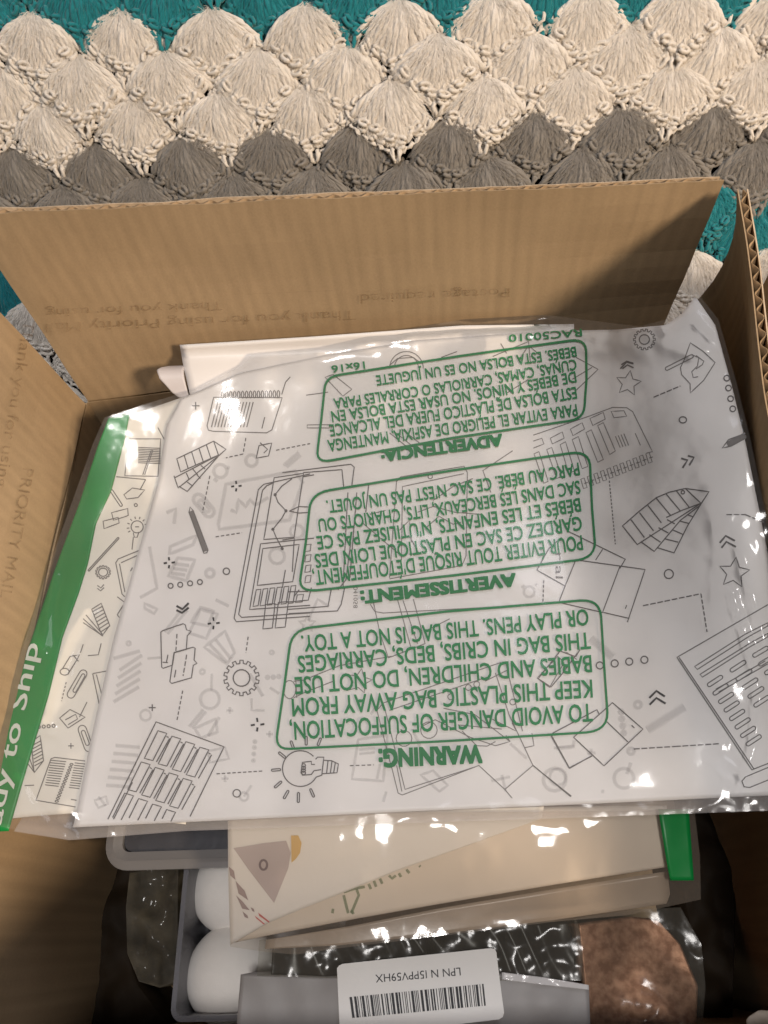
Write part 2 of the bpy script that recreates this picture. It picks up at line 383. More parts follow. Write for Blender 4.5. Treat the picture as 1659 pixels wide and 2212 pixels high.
def shell_mesh(seed):
    rnd = random.Random(seed); V, F = [], []
    tip = Vector((0, -0.80, 0)); 
    def edge(e):                                       # e in -1..1 along the lower scallop
        s = 1 if e > 0 else -1; a = abs(e)
        p = Vector((s * 0.49 * a, -0.76 + 0.34 * a ** 1.1, 0)); p.y -= 0.035 * math.sin(math.pi * a); return p
    n = 19
    for i in range(n):
        e = -1 + 2 * i / (n - 1); E = edge(e) * 1.0; E += Vector((rnd.uniform(-.015, .015), rnd.uniform(-.035, .02), 0))
        A = Vector((0.055 * e, -0.02 - 0.02 * abs(e), 0.02 + 0.02 * (1 - abs(e))))
        pts = []; rad = []; m = 9
        bow = 0.03 * e
        zz = rnd.uniform(-.018, .018); wa, wp = rnd.uniform(-.022, .022), rnd.random() * 6
        for j in range(m):
            t = j / (m - 1); p = A.lerp(E, t); p.x += bow * math.sin(math.pi * t); p.y += 0.015 * abs(e) * math.sin(math.pi * t)
            p.x += wa * math.sin(t * 5 + wp) * t; p.z += (0.10 + zz) * math.sin(math.pi * (t ** 0.8)) * (1 - 0.25 * abs(e)) + 0.02 * t; pts.append(p)
            rad.append((0.018 + 0.024 * sst(t * 1.4)) * rnd.uniform(.8, 1.25))
        plied(V, F, pts, rad, rnd.uniform(.8, 1.9), rnd)
        # the V of two loops that closes each stitch on the edge
        if i % 2 == 0 and 0 < i < n - 1:
            d = (edge(min(1, e + .05)) - edge(max(-1, e - .05))).normalized()
            for back, sz in ((0.0, 1.0), (0.10, 1.1)):
                if back == 0.2 and i % 2: continue
                c = E * (1 - back) + Vector((rnd.uniform(-.02, .02), rnd.uniform(-.02, .02), 0.05 + 0.34 * back + rnd.uniform(-.015, .015))); L = []; R = []
                ang = rnd.uniform(-.7, .7); dd = Vector((d.x * math.cos(ang) - d.y * math.sin(ang), d.x * math.sin(ang) + d.y * math.cos(ang), 0)); nn = Vector((-dd.y, dd.x, 0))
                for j in range(8):
                    a = 2 * math.pi * j / 7.6
                    L.append(c + dd * 0.056 * sz * math.cos(a) + nn * 0.032 * sz * math.sin(a) + Vector((0, 0, 0.020 * math.cos(a + ang)))); R.append(rnd.uniform(.021, .029))
                tube(V, F, L, R, 5)
    # chain lying along both lower edges, from the corners to the tip
    for s in (-1, 1):
        pts = []; rad = []
        for j in range(19):
            a = 1.06 - 1.06 * j / 18; p = edge(s * min(1, a) if a > 0.01 else s * .01); p.y -= 0.060; p.x += s * .03
            p.z = 0.02 + 0.022 * math.sin(j * 2.1); p.y += 0.014 * math.cos(j * 2.1) + rnd.uniform(-.012, .012); p.x += rnd.uniform(-.01, .01); pts.append(p); rad.append(0.026 + 0.008 * math.sin(j * 2.1))
        plied(V, F, pts, rad, 5, rnd, 2)
        # side picot loop and anchor stitch at the tip
        if s < 0: plied(V, F, [Vector((s * .47, -.44, .03)), Vector((s * .54, -.40, .05)), Vector((s * .555, -.33, .04)), Vector((s * .50, -.27, .01))], [.022, .026, .026, .022], 1, rnd, 2)
        plied(V, F, [Vector((s * .035, -.78, .05)), Vector((s * .05, -.83, .055)), Vector((s * .03, -.90, .03)), Vector((s * .01, -.93, .0))], [.03, .034, .03, .026], 1, rnd, 2)
    # thin fan of yarn underneath so the posts do not show through
    b0 = len(V); V.append(Vector((0, -.03, 0.0))); k = 12
    for i in range(k + 1):
        p = edge(-0.93 + 1.86 * i / k) * 0.93; p.z = 0.01; V.append(p)
    for i in range(k): F.append((b0, b0 + 1 + i, b0 + 2 + i))
    # loose fibres
    for _ in range(1300):
        e = rnd.uniform(-1, 1); t = rnd.random() ** .7; p = edge(e) * t; p.x -= .015 * e * math.sin(math.pi * t)
        p.z = 0.11 * math.sin(math.pi * t ** .8) + 0.055; d = (edge(e).normalized() + Vector((rnd.gauss(0, .35), rnd.gauss(0, .35), rnd.uniform(-.1, .45)))).normalized() * rnd.uniform(.04, .10)
        s = d.cross(Vector((rnd.random() - .5, rnd.random() - .5, 1))).normalized() * .0016
        b = len(V); mid = p + d * .55 + Vector((rnd.gauss(0, .01), rnd.gauss(0, .01), 0)); V += [p - s, p + s, mid + s, mid - s, p + d]
        F += [(b, b + 1, b + 2, b + 3), (b + 3, b + 2, b + 4)]
    me = bpy.data.meshes.new('shell'); me.from_pydata([tuple(v) for v in V], [], F)
    me.polygons.foreach_set('use_smooth', [True] * len(me.polygons)); me.materials.append(M_YW); me.update(); return me
SHELLS = [shell_mesh(s) for s in range(5)]
blanket = thing('crocheted_blanket', 'crocheted blanket with teal, cream and grey shell stitch stripes behind the open box', 'blanket', loc=BO)
def on_blanket(p):
    d = ray(p); t = (BO - CP).dot(VN) / d.dot(VN); q = CP + d * t - BO
    return q.x, q.dot(VU)
BROT = Matrix((Vector((1, 0, 0)), VU, VN)).transposed()
ROWS = [(-150, -195, 'T', 0), (-60, -112, 'T', 0), (36, -30, 'W', 0), (135, 48, 'W', 0), (225, 128, 'W', 0), (320, 212, 'G', 0), (408, 295, 'G', 0), (500, 375, 'T', 0), (575, 445, 'T', 0), (650, 520, 'W', 0), (735, 600, 'W', 0), (820, 680, 'W', 0)]
PITCH = 0.0622; TALL = 0.0565
PX0 = [859, 765, 859, 750, 854, 770, 865, 770, 865, 770, 865, 770]; PX0[:2] = [859, 762]
rr = random.Random(3)
def bl_wave(u, v): return 0.006 * math.sin(u * 9 + 1.0) * math.cos(v * 6) + 0.004 * nz(u, v, 10, 4)
for ri, (yl, yr, c, ph) in enumerate(ROWS):
    (u0, v0), (u1, v1) = on_blanket((0, yl)), on_blanket((1659, yr))
    sl = (v1 - v0) / (u1 - u0); uc = on_blanket((PX0[ri], (yl + yr) / 2))[0]
    for k in range(-8, 9):
        u = k * PITCH + uc + rr.uniform(-.003, .003); v = v0 + .001 + sl * (u - u0) + rr.uniform(-.0015, .0015)
        if abs(u) > 0.47: continue
        o = bpy.data.objects.new('shell_stitch', SHELLS[rr.randrange(5)]); COL.objects.link(o); o.parent = blanket
        mt = {'T': M_YT, 'W': M_YW, 'G': M_YG}[c]; o.material_slots[0].link = 'OBJECT'; o.material_slots[0].material = mt
        s = PITCH * 0.97 * rr.uniform(.95, 1.06); sy = TALL * rr.uniform(.95, 1.05); rz = math.atan(sl) + rr.uniform(-.09, .09)
        loc = BROT @ Vector((u, v, bl_wave(u, v) + 0.002 + (0.0025 if c == 'W' else 0)))
        o.matrix_local = Matrix.Translation(loc) @ BROT.to_4x4() @ Matrix.Rotation(rz, 4, 'Z') @ Matrix.Rotation(-.09 + rr.uniform(-.06, .06), 4, 'X') @ Matrix.Diagonal((s * (1 if rr.random() < .5 else -1), sy, s * 1.1, 1))
# ------------------------------------------------------------------ cardboard box
box = thing('cardboard_box', 'open brown corrugated cardboard shipping box packed with mailers and craft goods', 'box')
FZ = 0.004; TH = 0.004
def prism(name, quad, n, th, m, parent, label=None):
    n = Vector(n).normalized(); V = [Vector(p) for p in quad]; V += [v + n * th for v in V]
    o = mesh_obj(name, V, [(3, 2, 1, 0), (4, 5, 6, 7), (0, 1, 5, 4), (1, 2, 6, 5), (2, 3, 7, 6), (3, 0, 4, 7)], m, parent, smooth=False)
    if label: o['label'] = label
    return o
def low(v): return Vector((v.x, v.y, FZ))
dn = Vector((0, 0, -0.0008))
prism('wall', [low(FL), low(FR), FR + dn, FL + dn], (FR - FL).cross(Vector((0, 0, 1))) * -1, TH, M_CARD, box)
prism('wall', [low(NL), low(FL), FL + dn, NL + dn], (-1, 0, 0), TH, M_CARDSIDE, box)
prism('wall', [low(FR), low(NR), NR + dn, FR + dn], (1, 0.045, 0), TH, M_CARDSIDE, box)
prism('wall', [low(NR), low(NL), NL + dn, NR + dn], (0, -1, 0), TH, M_CARD, box)
M_FLOOR = cardboard('kraft_floor', (0.34, 0.243, 0.146), (3, 260, 3))
def bl(a, b, t): return a.lerp(b, t)
prism('bottom_flap', [low(NL), low(NR), bl(low(NR), low(FR), .499), bl(low(NL), low(FL), .499)], (0, 0, -1), TH, M_FLOOR, box)
prism('bottom_flap', [bl(low(NL), low(FL), .501), bl(low(NR), low(FR), .501), low(FR), low(FL)], (0, 0, -1), TH, M_FLOOR, box)
def flap(A, B, C, D, label, sag=0.0, flute_w=0.0076, seed=1):
    """corrugated flap: fold A->B, free edge D->C. The inner face is ABCD; thickness grows along n."""
    rnd = random.Random(seed); e = (B - A).normalized(); n = e.cross((D - A)).normalized()
    if n.dot(((A + B) / 2) - Vector((0.0, 0.0, 0.2))) < 0: n = -n
    t1, t2, t3 = 0.0006, 0.0042, 0.0048; nu, nv = 60, 10
    def pt(u, v, off): 
        p = A.lerp(B, u).lerp(D.lerp(C, u), v); s = sag * math.sin(math.pi * v) * (sst((u - .0) / .25) * 0 + (1 - sst(u / .45)))
        s2 = 0.0012 * nz(u * 3, v * 2, 1.7, seed)
        return p + n * (off + s + s2)
    par = None; jit = [rnd.uniform(-.0006, .0006) for _ in range(nu + 1)]; jit = [(jit[i] + jit[max(0, i - 1)]) / 2 for i in range(nu + 1)]
    outs = []
    for nm, o0, o1, mt in (('flap', 0.0, t1, None), ('liner', t2, t3, M_LINER)):
        V, F = [], []
        for side in (0, 1):
            for j in range(nv + 1):
                for i in range(nu + 1):
                    v = j / nv; vv = v + (jit[i] * (1 if o0 == 0 else -.7) / 0.1 if j == nv else 0)
                    V.append(pt(i / nu, vv, o1 if side else o0))
        W = nu + 1; Nn = W * (nv + 1)
        for j in range(nv):
            for i in range(nu):
                a = j * W + i; F.append((a, a + 1, a + W + 1, a + W)); F.append((Nn + a, Nn + a + W, Nn + a + W + 1, Nn + a + 1))
        rim = [i for i in range(W)] + [j * W + nu for j in range(1, nv + 1)] + [nv * W + i for i in range(nu - 1, -1, -1)] + [j * W for j in range(nv - 1, 0, -1)]
        for q in range(len(rim)):
            k = rim[(q + 1) % len(rim)]; F.append((rim[q], k, Nn + k, Nn + rim[q]))
        ob = mesh_obj(nm, V, F, M_CARD if nm == 'flap' else mt, par or box, smooth=False)
        if nm == 'flap': 
            par = ob; ob['label'] = label
    L = (B - A).length; V, F = [], []; k = int(L / flute_w * 8); 
    for i in range(k + 1):
        u = i / k; s = math.sin(2 * math.pi * u * L / flute_w + 0.7 * nz(u * 9, 0, 1, seed)); off = (t1 + t2) / 2 + s * (t2 - t1) / 2 * 0.80 - .0001
        vs = [(q / nv * .997) for q in range(nv + 1)]; j9 = 0.002 * rnd.uniform(-1, 1)
        for (v, dd) in [(v, 0) for v in vs] + [(v, .00035) for v in vs[::-1]]: V.append(pt(u, v + (j9 if v > .99 else 0), off + dd))
    k4 = 2 * (nv + 1)
    for i in range(k):
        for q in range(k4):
            a = i * k4 + q; b = i * k4 + (q + 1) % k4; F.append((a, b, b + k4, a + k4))
    mesh_obj('fluting', V, F, M_FLUTE, par, smooth=True)
    return par, pt
def ray_at(p, y=None, x=None):
    d = ray(p); t = ((y - CP.y) / d.y) if y is not None else (x - CP.x) / d.x; return CP + d * t
TL = ray_at((-80, 463), y=0.163); TR = ray_at((1565, 392), y=0.160)
TL = Vector((TL.x, TL.y, TL.z)); 
far_flap, fpt = flap(FL + Vector((.001, 0, 0.001)), FR + Vector((-.001, 0, .001)), TR, TL, 'upright far flap with faint brown lettering showing through', seed=2)
HF = (TL - FL).length
th = math.radians(9)
LT = FL + Vector((-math.sin(th), -0.012, math.cos(th))) * HF; LN = NL + Vector((-math.sin(th), 0.0, math.cos(th))) * HF
left_flap, lpt = flap(FL + Vector((0, -.002, .001)), NL + Vector((0, .002, .001)), LN, LT, 'upright flap leaning outwards with faint lettering along it', seed=4)
RT = ray_at((1592, 410), y=0.153); RM = ray_at((1661, 905), x=0.163)
RN = RT + (RM - RT) * (0.315 / max(.01, (RT.y - RM.y)))
print('RT', RT, 'RM', RM, 'RN', RN, 'HF', HF, 'LT', LT)
right_flap, rpt = flap(FR + Vector((.001, -.002, .001)), NR + Vector((0, .002, .001)), RN, RT, 'upright flap leaning inwards with a ragged fluted edge', sag=0.012, seed=5)
nt_ = flap(NR + Vector((-.001, 0, .001)), NL + Vector((.001, 0, .001)), NL + Vector((-.004, -0.026, .100)), NR + Vector((.004, -0.026, .100)), 'flap leaning outwards', seed=6)
# faint lettering showing through the flaps
def on_farflap(p, off=0.0006):
    d = ray(p); a, b = 0.05, 1.2
    n = (FR - FL).cross(TL - FL).normalized()
    if n.y > 0: n = -n
    # bilinear patch: march on signed distance to the local plane
    def f(t):
        q = CP + d * t; u = max(-.2, min(1.2, (q.x + .165) / .328)); A = FL.lerp(FR, u); B = TL.lerp(TR, u)
        m = (FR - FL).cross(B - A).normalized(); m = -m if m.y > 0 else m
        return (q - A).dot(m)
    for _ in range(40):
        m = (a + b) / 2
        if f(m) > 0.0018: a = m
        else: b = m
    return CP + d * a
def ghost_text(parent, fn, rows, name='faint_lettering', mt=M_GHOSTBROWN):
    V, F = [], []
    for (txt, a, b, cap, bold) in rows: text_into(V, F, 'P', txt, a, b, cap, fn, bold)
    return mesh_obj(name, V, F, mt, parent, smooth=False)
ghost_text(far_flap, on_farflap, [('Thank you for using Priority Mail', (768, 671), (98, 699), 20, .012), ('Thank you for using', (482, 652), (98, 668), 18, .012), ('Postage required', (1100, 622), (778, 636), 20, .012), ('________', (722, 630), (530, 638), 18, 0)])
def on_leftflap(p):
    d = ray(p); n = (NL - FL).cross(LT - FL).normalized(); n = n if n.x > 0 else -n
    t = ((FL - CP).dot(n) + 0.0018) / d.dot(n); return CP + d * t
ghost_text(left_flap, on_leftflap, [('Thank you for using', (52, 690), (-8, 1050), 24, .012), ('PRIORITY MAIL', (50, 1010), (0, 1290), 24, .012)])
M_CARD3 = cardboard('kraft_other_box', (0.43, 0.26, 0.13))
def other_box():
    t = thing('small_cardboard_box', 'second closed brown cardboard carton standing on the blanket outside the open box', 'box')
    A = ray_at((1642, 560), y=0.20); x0 = A.x; 
    c = [(x0 - .01, .05, 0), (x0 + .2, .03, 0), (x0 + .22, .18, 0), (x0 + .012, .205, 0)]
    z1 = A.z
    pr = [Vector((p[0], p[1], 0.0)) for p in c]
    for i in range(4):
        a, b = pr[i], pr[(i + 1) % 4]; up = Vector((0, 0, z1)); nrm = (b - a).cross(up)
        prism('side', [a, b, b + up, a + up], -nrm, .003, M_CARD3, t)
    up = Vector((0, 0, z1 + .001)); m1 = pr[0].lerp(pr[3], .5); m2 = pr[1].lerp(pr[2], .5); e = (pr[3] - pr[0]).normalized() * .0007
    prism('lid_flap', [pr[0] + up, pr[1] + up, m2 + up - e, m1 + up - e], (0, 0, 1), .003, M_CARD3, t)
    prism('lid_flap', [m1 + up + e, m2 + up + e, pr[2] + up, pr[3] + up], (0, 0, 1), .003, M_CARD3, t)
other_box()
# ------------------------------------------------------------------ mailers inside the bag
def fs(off): return lambda p: hit(p, S, off)
m3 = thing('white_mailer', 'plain white mailer corner sticking up past the doodle mailer against the far flap', 'mailer')
g = coons([(388, 745), (520, 737), (690, 726), (1000, 703), (1240, 700)], [(1240, 700), (1240, 820)], [(418, 885), (700, 850), (1240, 820)], [(388, 745), (396, 790), (418, 885)], 50, 14)
sheet('panel', g, fs(-0.0022), M_WHITE, m3, thick=.0012)
g = coons([(352, 800), (366, 790), (398, 789)], [(398, 789), (404, 830), (410, 866)], [(374, 852), (392, 862), (410, 868)], [(352, 800), (345, 812), (352, 832), (374, 852)], 14, 14)
def roll(p):
    q = hit(p, S, -0.004); k = (p[1] - 790) / 70; q = q + Vector((0, 0, 0.006 * math.sin(math.pi * max(0, min(1, k))))); return q
sheet('rolled_end', g, roll, simple('lavender_poly', (0.58, 0.55, 0.57), .45, .1, 90, .05, 25), m3, thick=.002)
m2 = thing('doodle_mailer', 'cream doodle mailer with a green lettered band along its edge, underneath in the clear bag', 'mailer', 'doodle printed mailers in the clear bag')
left_edge = [(268, 905), (225, 1010), (165, 1180), (95, 1390), (20, 1640), (2, 1770)]
top2 = [(268, 905), (330, 880), (430, 846), (560, 815)]
g = coons(top2, [(560, 815), (520, 1100), (440, 1500), (400, 1780)], [(2, 1770), (60, 1764), (160, 1756), (400, 1780)], left_edge, 40, 70)
sheet('panel', g, fs(-0.0026), M_CREAM, m2, thick=.0012)
band_l = [(234, 903), (212, 960), (170, 1090), (118, 1230), (58, 1410), (0, 1590), (-40, 1720), (-70, 1800)]
band_r = [(280, 893), (270, 945), (240, 1060), (207, 1130), (190, 1215), (170, 1280), (135, 1375), (105, 1500), (72, 1610), (45, 1700), (18, 1795)]
g = coons([band_l[0], (255, 897), band_r[0]], band_r, [(-70, 1800), (18, 1795)], band_l, 14, 90)
gb = sheet('green_band', g, fs(-0.0019), M_GREENBAND, m2, thick=.0004); gb['label'] = 'bright green band with white lettering'
V, F = [], []
text_into(V, F, 'P', 'Ready to Ship', (-18, 1875), (84, 1393), 33, fs(-0.0015), .01)
mesh_obj('band_lettering', V, F, M_WHITEINK, gb, smooth=False)
m1 = thing('doodle_mailer', 'white doodle mailer uppermost in the clear bag, lying under the green warnings', 'mailer', None)
g = coons([(390, 862), (520, 805), (700, 768), (900, 735), (1180, 715), (1330, 712), (1440, 702), (1475, 676), (1502, 640), (1545, 702)],
          [(1545, 702), (1580, 830), (1610, 953), (1653, 1167), (1700, 1400), (1800, 1713)],
          [(158, 1787), (500, 1771), (900, 1752), (1300, 1735), (1660, 1718), (1800, 1713)],
          [(390, 862), (359, 919), (341, 1041), (298, 1193), (245, 1380), (200, 1580), (158, 1787)], 110, 110)
sheet('panel', g, fs(-0.0006), M_WHITE, m1, thick=.001)
# ---- doodles printed on the upper mailer
fd = fs(-0.0003)
def doodle(name, crop, polys, wd=3.0, mt=None, parent=None, fn=None, soft=False):
    st = []
    for pl in polys: st.append(([cp(crop, p) for p in pl], wd))
    return print_obj(name, st, fn or fd, mt or M_LINE, parent or m1, soft)
TH_ = 2.3
notepad = [[(1130, 110), (1095, 260), (1102, 284), (1130, 290), (1410, 298), (1438, 282), (1492, 112), (1130, 110)], [(1490, 95), (1510, 30), (1535, 2)], [(1400, 215), (1385, 275)]]
notepad += [[(1152 + 17 * i, 135), (1118 + 17 * i, 268)] for i in range(12)]
notepad += [circ(1178 + 21 * i, 98 - .4 * i, 7, 8, ry=19) for i in range(15)]
doodle('notepad_print', 'A', notepad, TH_, M_LINE2)
sw = [cl((935, 435), (1130, 342), (1155, 415), (955, 505)), [(1130, 342), (1195, 385), (1150, 425)], [(920, 525), (942, 590), (1155, 420)], [(925, 535), (1152, 418)], [(945, 580), (990, 608), (1152, 425)]]
sw += [[(935 + 39 * i, 435 - 18.6 * i), (955 + 40 * i, 505 - 18 * i)] for i in range(1, 5)]
sw += [[(985, 510), (1000, 545)], [(1020, 490), (1045, 520)], [(1062, 470), (1085, 490)], [(990, 558), (1020, 580)], [(1040, 518), (1060, 540)], [(1130, 342), (1155, 415)]]
doodle('colour_swatch_print', 'A', sw, TH_)
dd = dash((1300, 325), (1285, 410)) + dash((1285, 410), (1195, 430)) + dash((1110, 525), (1070, 720)) + dash((1460, 390), (1640, 355)) + dash((1140, 848), (1280, 826))
doodle('dashed_line_print', 'A', dd, TH_)
doodle('tick_box_print', 'A', [cl((1370, 365), (1437, 352), (1420, 420), (1355, 432)), [(1375, 350), (1415, 385), (1395, 405)]] + plus(1035, 155, 20), TH_)
doodle('target_mark_print', 'A', cross4(1250, 580, 28) + cross4(895, 985, 30) + cross4(1130, 1305, 32), 4.0, M_DARK)
doodle('pencil_print', 'A', [[(1008, 712), (1085, 925)], ], 10.5, M_LINE2)
doodle('pencil_print', 'A', [cl((1000, 718), (1005, 690), (1022, 710), (1100, 918), (1094, 932), (1078, 935))], TH_)
doodle('circle_print', 'A', [circ(902, 1107, 13), circ(953, 1101, 13), circ(1005, 1094, 13), circ(1057, 1087, 13), circ(1197, 1030, 17)], 2.6)
doodle('chevron_print', 'A', [[(933, 1213), (965, 1230), (998, 1198)], [(933, 1235), (962, 1250), (998, 1222)]], 4.6, M_DARK)
mon = [[(1640, 515), (1395, 570), (1366, 598), (1238, 1278), (1250, 1297), (1640, 1268)], [(1450, 560), (1410, 578), (1388, 602), (1262, 1258), (1278, 1274), (1640, 1250)],
       cl((1450, 535), (1605, 512), (1555, 850), (1395, 862)), [(1545, 540), (1490, 580), (1455, 625), (1470, 665), (1512, 710), (1490, 750), (1443, 808), (1460, 850), (1492, 910)],
       [(1660, 855), (1378, 885), (1320, 1232), (1640, 1210)], cl((1390, 910), (1582, 888), (1548, 1085), (1360, 1105)), [(1530, 712), (1580, 688), (1640, 690)], [(1530, 712), (1580, 722), (1640, 718)], [(1605, 530), (1660, 520)]]
mon += [cl((1618, 890 + 55 * i), (1645, 886 + 55 * i), (1640, 922 + 55 * i), (1612, 926 + 55 * i)) for i in range(4)] + [cl((1572, 1155), (1605, 1152), (1598, 1192), (1563, 1196))]
mon += [cl((1355 + 37 * i, 1128 - 4 * i), (1380 + 37 * i, 1125 - 4 * i), (1365 + 37 * i, 1212 - 3 * i), (1338 + 37 * i, 1216 - 3 * i)) for i in range(6)]
mon += [cl((1405, 1205), (1455, 1200), (1440, 1330), (1390, 1335)), cl((1472, 1195), (1525, 1190), (1508, 1325), (1455, 1330))]
doodle('monitor_print', 'A', mon, TH_)
doodle('curve_node_print', 'A', [circ(1455, 625, 3), circ(1512, 710, 3), circ(1443, 808, 3), circ(1492, 910, 3)], 4.5)
doodle('monitor_print', 'C', [[(0, 800), (345, 758), (362, 772), (350, 865)], [(105, 800), (300, 785), (310, 880)], [(330, 900), (305, 1385)], [(435, 860), (420, 1000)], [(345, 1150), (320, 1340), (280, 1390)], [(375, 900), (340, 1330)],
    [(0, 1140), (60, 1130), (50, 1300)], [(85, 1390), (60, 1422)], [(15, 1290), (0, 1380)]], TH_)
doodle('monitor_print', 'D', [[(105, 235), (340, 222), (358, 190), (375, 110)], [(100, 215), (295, 200), (310, 120)], [(95, 180), (200, 170), (215, 110)], [(105, 130), (200, 128)]], TH_)
doodle('picture_frame_print', 'C', [[(540, 1330), (575, 845), (595, 822), (915, 768), (932, 800), (925, 1220), (905, 1268), (540, 1335)], [(600, 1240), (605, 870), (915, 805)], circ(745, 820, 11), [(680, 1000), (760, 970), (870, 1000), (1000, 1010)], [(720, 1080), (790, 1020), (860, 1060), (900, 1050)], [(760, 940), (860, 870), (960, 830)], [(640, 1210), (690, 1210), (640, 1120)], [(440, 1010), (520, 990)], [(400, 1050), (600, 1220)], [(590, 1090), (640, 1040), (650, 1150)],
    [(1050, 900), (1010, 790), (1160, 690)], [(800, 220), (880, 190)], [(540, 260), (580, 225), (660, 220), (700, 250)], circ(625, 270, 60, 16, math.pi, 2 * math.pi), circ(625, 275, 85, 16, math.pi, 2 * math.pi),
    cl((215, 320), (255, 305), (350, 380), (305, 415)), [(120, 410), (230, 395)], [(1060, 215), (1240, 140), (1250, 250)], [(1100, 150), (1130, 200)], [(1200, 220), (1240, 160), (1300, 210)], [(1480, 220), (1590, 280), (1480, 385)], [(1460, 330), (1560, 270)], [(1130, 400), (1240, 330)], cl((125, 560), (245, 558), (248, 575), (125, 575)), [(540, 600), (640, 680)], [(560, 590), (660, 670)], [(600, 580), (690, 650)]], 2.0, M_LINE2)
bub = [cl((850, 190), (862, 182), (968, 146), (980, 152), (986, 178), (1012, 186), (990, 210), (985, 282), (922, 300), (912, 365), (862, 382), (855, 376)),
       cl((920, 298), (1022, 270), (1032, 276), (1026, 338), (1042, 355), (1022, 366), (1012, 432), (908, 462), (898, 452)), [(888, 310), (880, 350)], [(860, 350), (888, 352)], [(930, 390), (922, 430)]]
bub += dash((936, 200), (930, 290), 24, 10) + dash((987, 310), (968, 422), 26, 9)
doodle('speech_bubble_print', 'B', bub, TH_)
doodle('gear_print', 'B', gear(1277, 433, 44, 94, 14), 2.8)
doodle('dashed_line_print', 'B', dash((1312, 215), (1300, 300)) + dash((966, 500), (936, 655)) + dash((1145, 940), (1390, 925)), TH_)
doodle('target_mark_print', 'B', cross4(1362, 680, 36), 4.2, M_DARK)
doodle('plus_print', 'B', plus(805, 590, 18) + [circ(1252, 1043, 20)], 2.4)
cal = [[(570, 1180), (825, 665), (1185, 797), (1005, 1165)], [(600, 1180), (700, 985)]]
for r in range(4):
    for c in range(4):
        ox, oy = 835 + 74 * c - 88 * r, 712 + 29 * c + 165 * r
        q = [(ox, oy), (ox + 47, oy + 14), (ox - 27, oy + 158), (ox - 72, oy + 146)]
        if oy + 158 > 1190:
            k = (1182 - oy) / 158
            if k < .1: continue
            cal += [[(ox - 72 * k, oy + 146 * k), (ox, oy), (ox + 47, oy + 14), (ox + 47 - 74 * k, oy + 14 + 144 * k)]]
        else: cal += [cl(*q), [(ox + 62, oy + 40), (ox - 8, oy + 165)], [(ox + 56, oy + 36), (ox + 45, oy + 30)]]
doodle('calendar_print', 'B', cal, TH_)
blb = [circ(162, 980, 86, 30, .55, 2 * math.pi - .75), [(235, 935), (245, 925), (275, 925), (265, 1012), (240, 1020), (234, 1026)], [(275, 940), (312, 942), (345, 958), (338, 1000), (268, 1005)], [(295, 942), (288, 1003)], [(314, 944), (306, 1003)], [(330, 952), (322, 1001)],
       [(232, 960), (215, 960), (215, 945), (172, 950), (165, 1000), (172, 1012), (215, 1008), (228, 990), (262, 985)]] + [circ(178, 965 + 12 * i, 9, 8) for i in range(4)]
blb += [capsule(a, b, 5) for a, b in (((28, 988), (62, 985)), ((42, 1068), (68, 1045)), ((85, 1120), (102, 1090)), ((152, 1138), (153, 1100)), ((225, 1112), (212, 1082)), ((62, 905), (86, 925)), ((118, 852), (128, 880)), ((190, 830), (190, 862)), ((258, 838), (248, 864)))]
doodle('light_bulb_print', 'D', blb, 2.4)
doodle('dashed_line_print', 'D', dash((400, 966), (515, 962)) + dash((1332, 75), (1328, 180), 14, 8) + dash((1195, 200), (1320, 185)), TH_)
misc = [[(600, 970), (632, 1098), (652, 1107), (1020, 965), (1145, 1080), (1180, 1122)], [(530, 700), (600, 975)], [(570, 700), (665, 1080), (1002, 972)], [(625, 965), (650, 1090)], [(1145, 1080), (1280, 965), (1465, 1112)], [(1280, 965), (1240, 880), (1165, 720), (1100, 520)], [(1275, 810), (1285, 870), (1240, 880)],
        [(1370, 820), (1455, 975), (1565, 920)], [(530, 700), (560, 665), (1125, 470), (1150, 478), (1230, 800)], [(590, 700), (1060, 540)], circ(660, 835, 38, 14), circ(780, 795, 40, 14), [(740, 780), (810, 745), (900, 790), (980, 830), (1100, 870), (1170, 850), (1150, 820)], [(850, 690), (1000, 720), (1170, 850)], [(920, 770), (1130, 790)], [(940, 800), (1010, 870), (1060, 872), (1100, 850)], [(1040, 720), (1200, 800), (1180, 760)], circ(1010, 575, 14), circ(970, 590, 14), circ(885, 635, 14), circ(1183, 660, 14),
        [(510, 165), (545, 330), (585, 448), (760, 380)], [(630, 170), (692, 392)], [(655, 170), (725, 380)], [(705, 165), (762, 380)], [(498, 190), (520, 225), (560, 232), (1370, 188)], circ(110, 600, 30, 14, ry=44), [(130, 560), (175, 555), (350, 485), (600, 440)], [(130, 640), (180, 615), (320, 560)], [(165, 555), (170, 620)], [(140, 555), (145, 640)], star(445, 560, 62, .2), cl((1300, 545), (1400, 440), (1430, 470), (1360, 590)), [(1440, 420), (1490, 455)], [(1160, 505), (1050, 560)], [(760, 320), (880, 260)]]
doodle('hand_and_tablet_print', 'D', misc, 2.0, M_LINE2)
# right side
mp = [[(0, 858), (200, 790), (400, 722), (560, 662), (660, 664), (702, 692), (842, 975), (800, 985)], cl((550, 690), (640, 685), (660, 725), (570, 735)), cl((400, 740), (495, 698), (508, 745), (420, 790)), cl((262, 815), (345, 770), (362, 815), (280, 862)), cl((120, 880), (205, 835), (218, 880), (135, 920)), [(0, 900), (60, 880), (75, 920), (0, 950)]]
mp += [cl((455, 790), (495, 770), (580, 970), (540, 995)), cl((372, 840), (410, 820), (495, 1030), (455, 1050)), cl((275, 890), (318, 868), (385, 1080), (345, 1095)), cl((190, 925), (228, 905), (290, 1110), (250, 1130)), cl((95, 960), (130, 945), (200, 1150), (165, 1165)), cl((5, 990), (40, 975), (105, 1185), (75, 1198))]
mp += [[(580 + 20 * i, 866 - 6 * i), (614 + 20 * i, 946 - 5 * i)] for i in range(4)] + [[(720, 845), (757, 930)]]
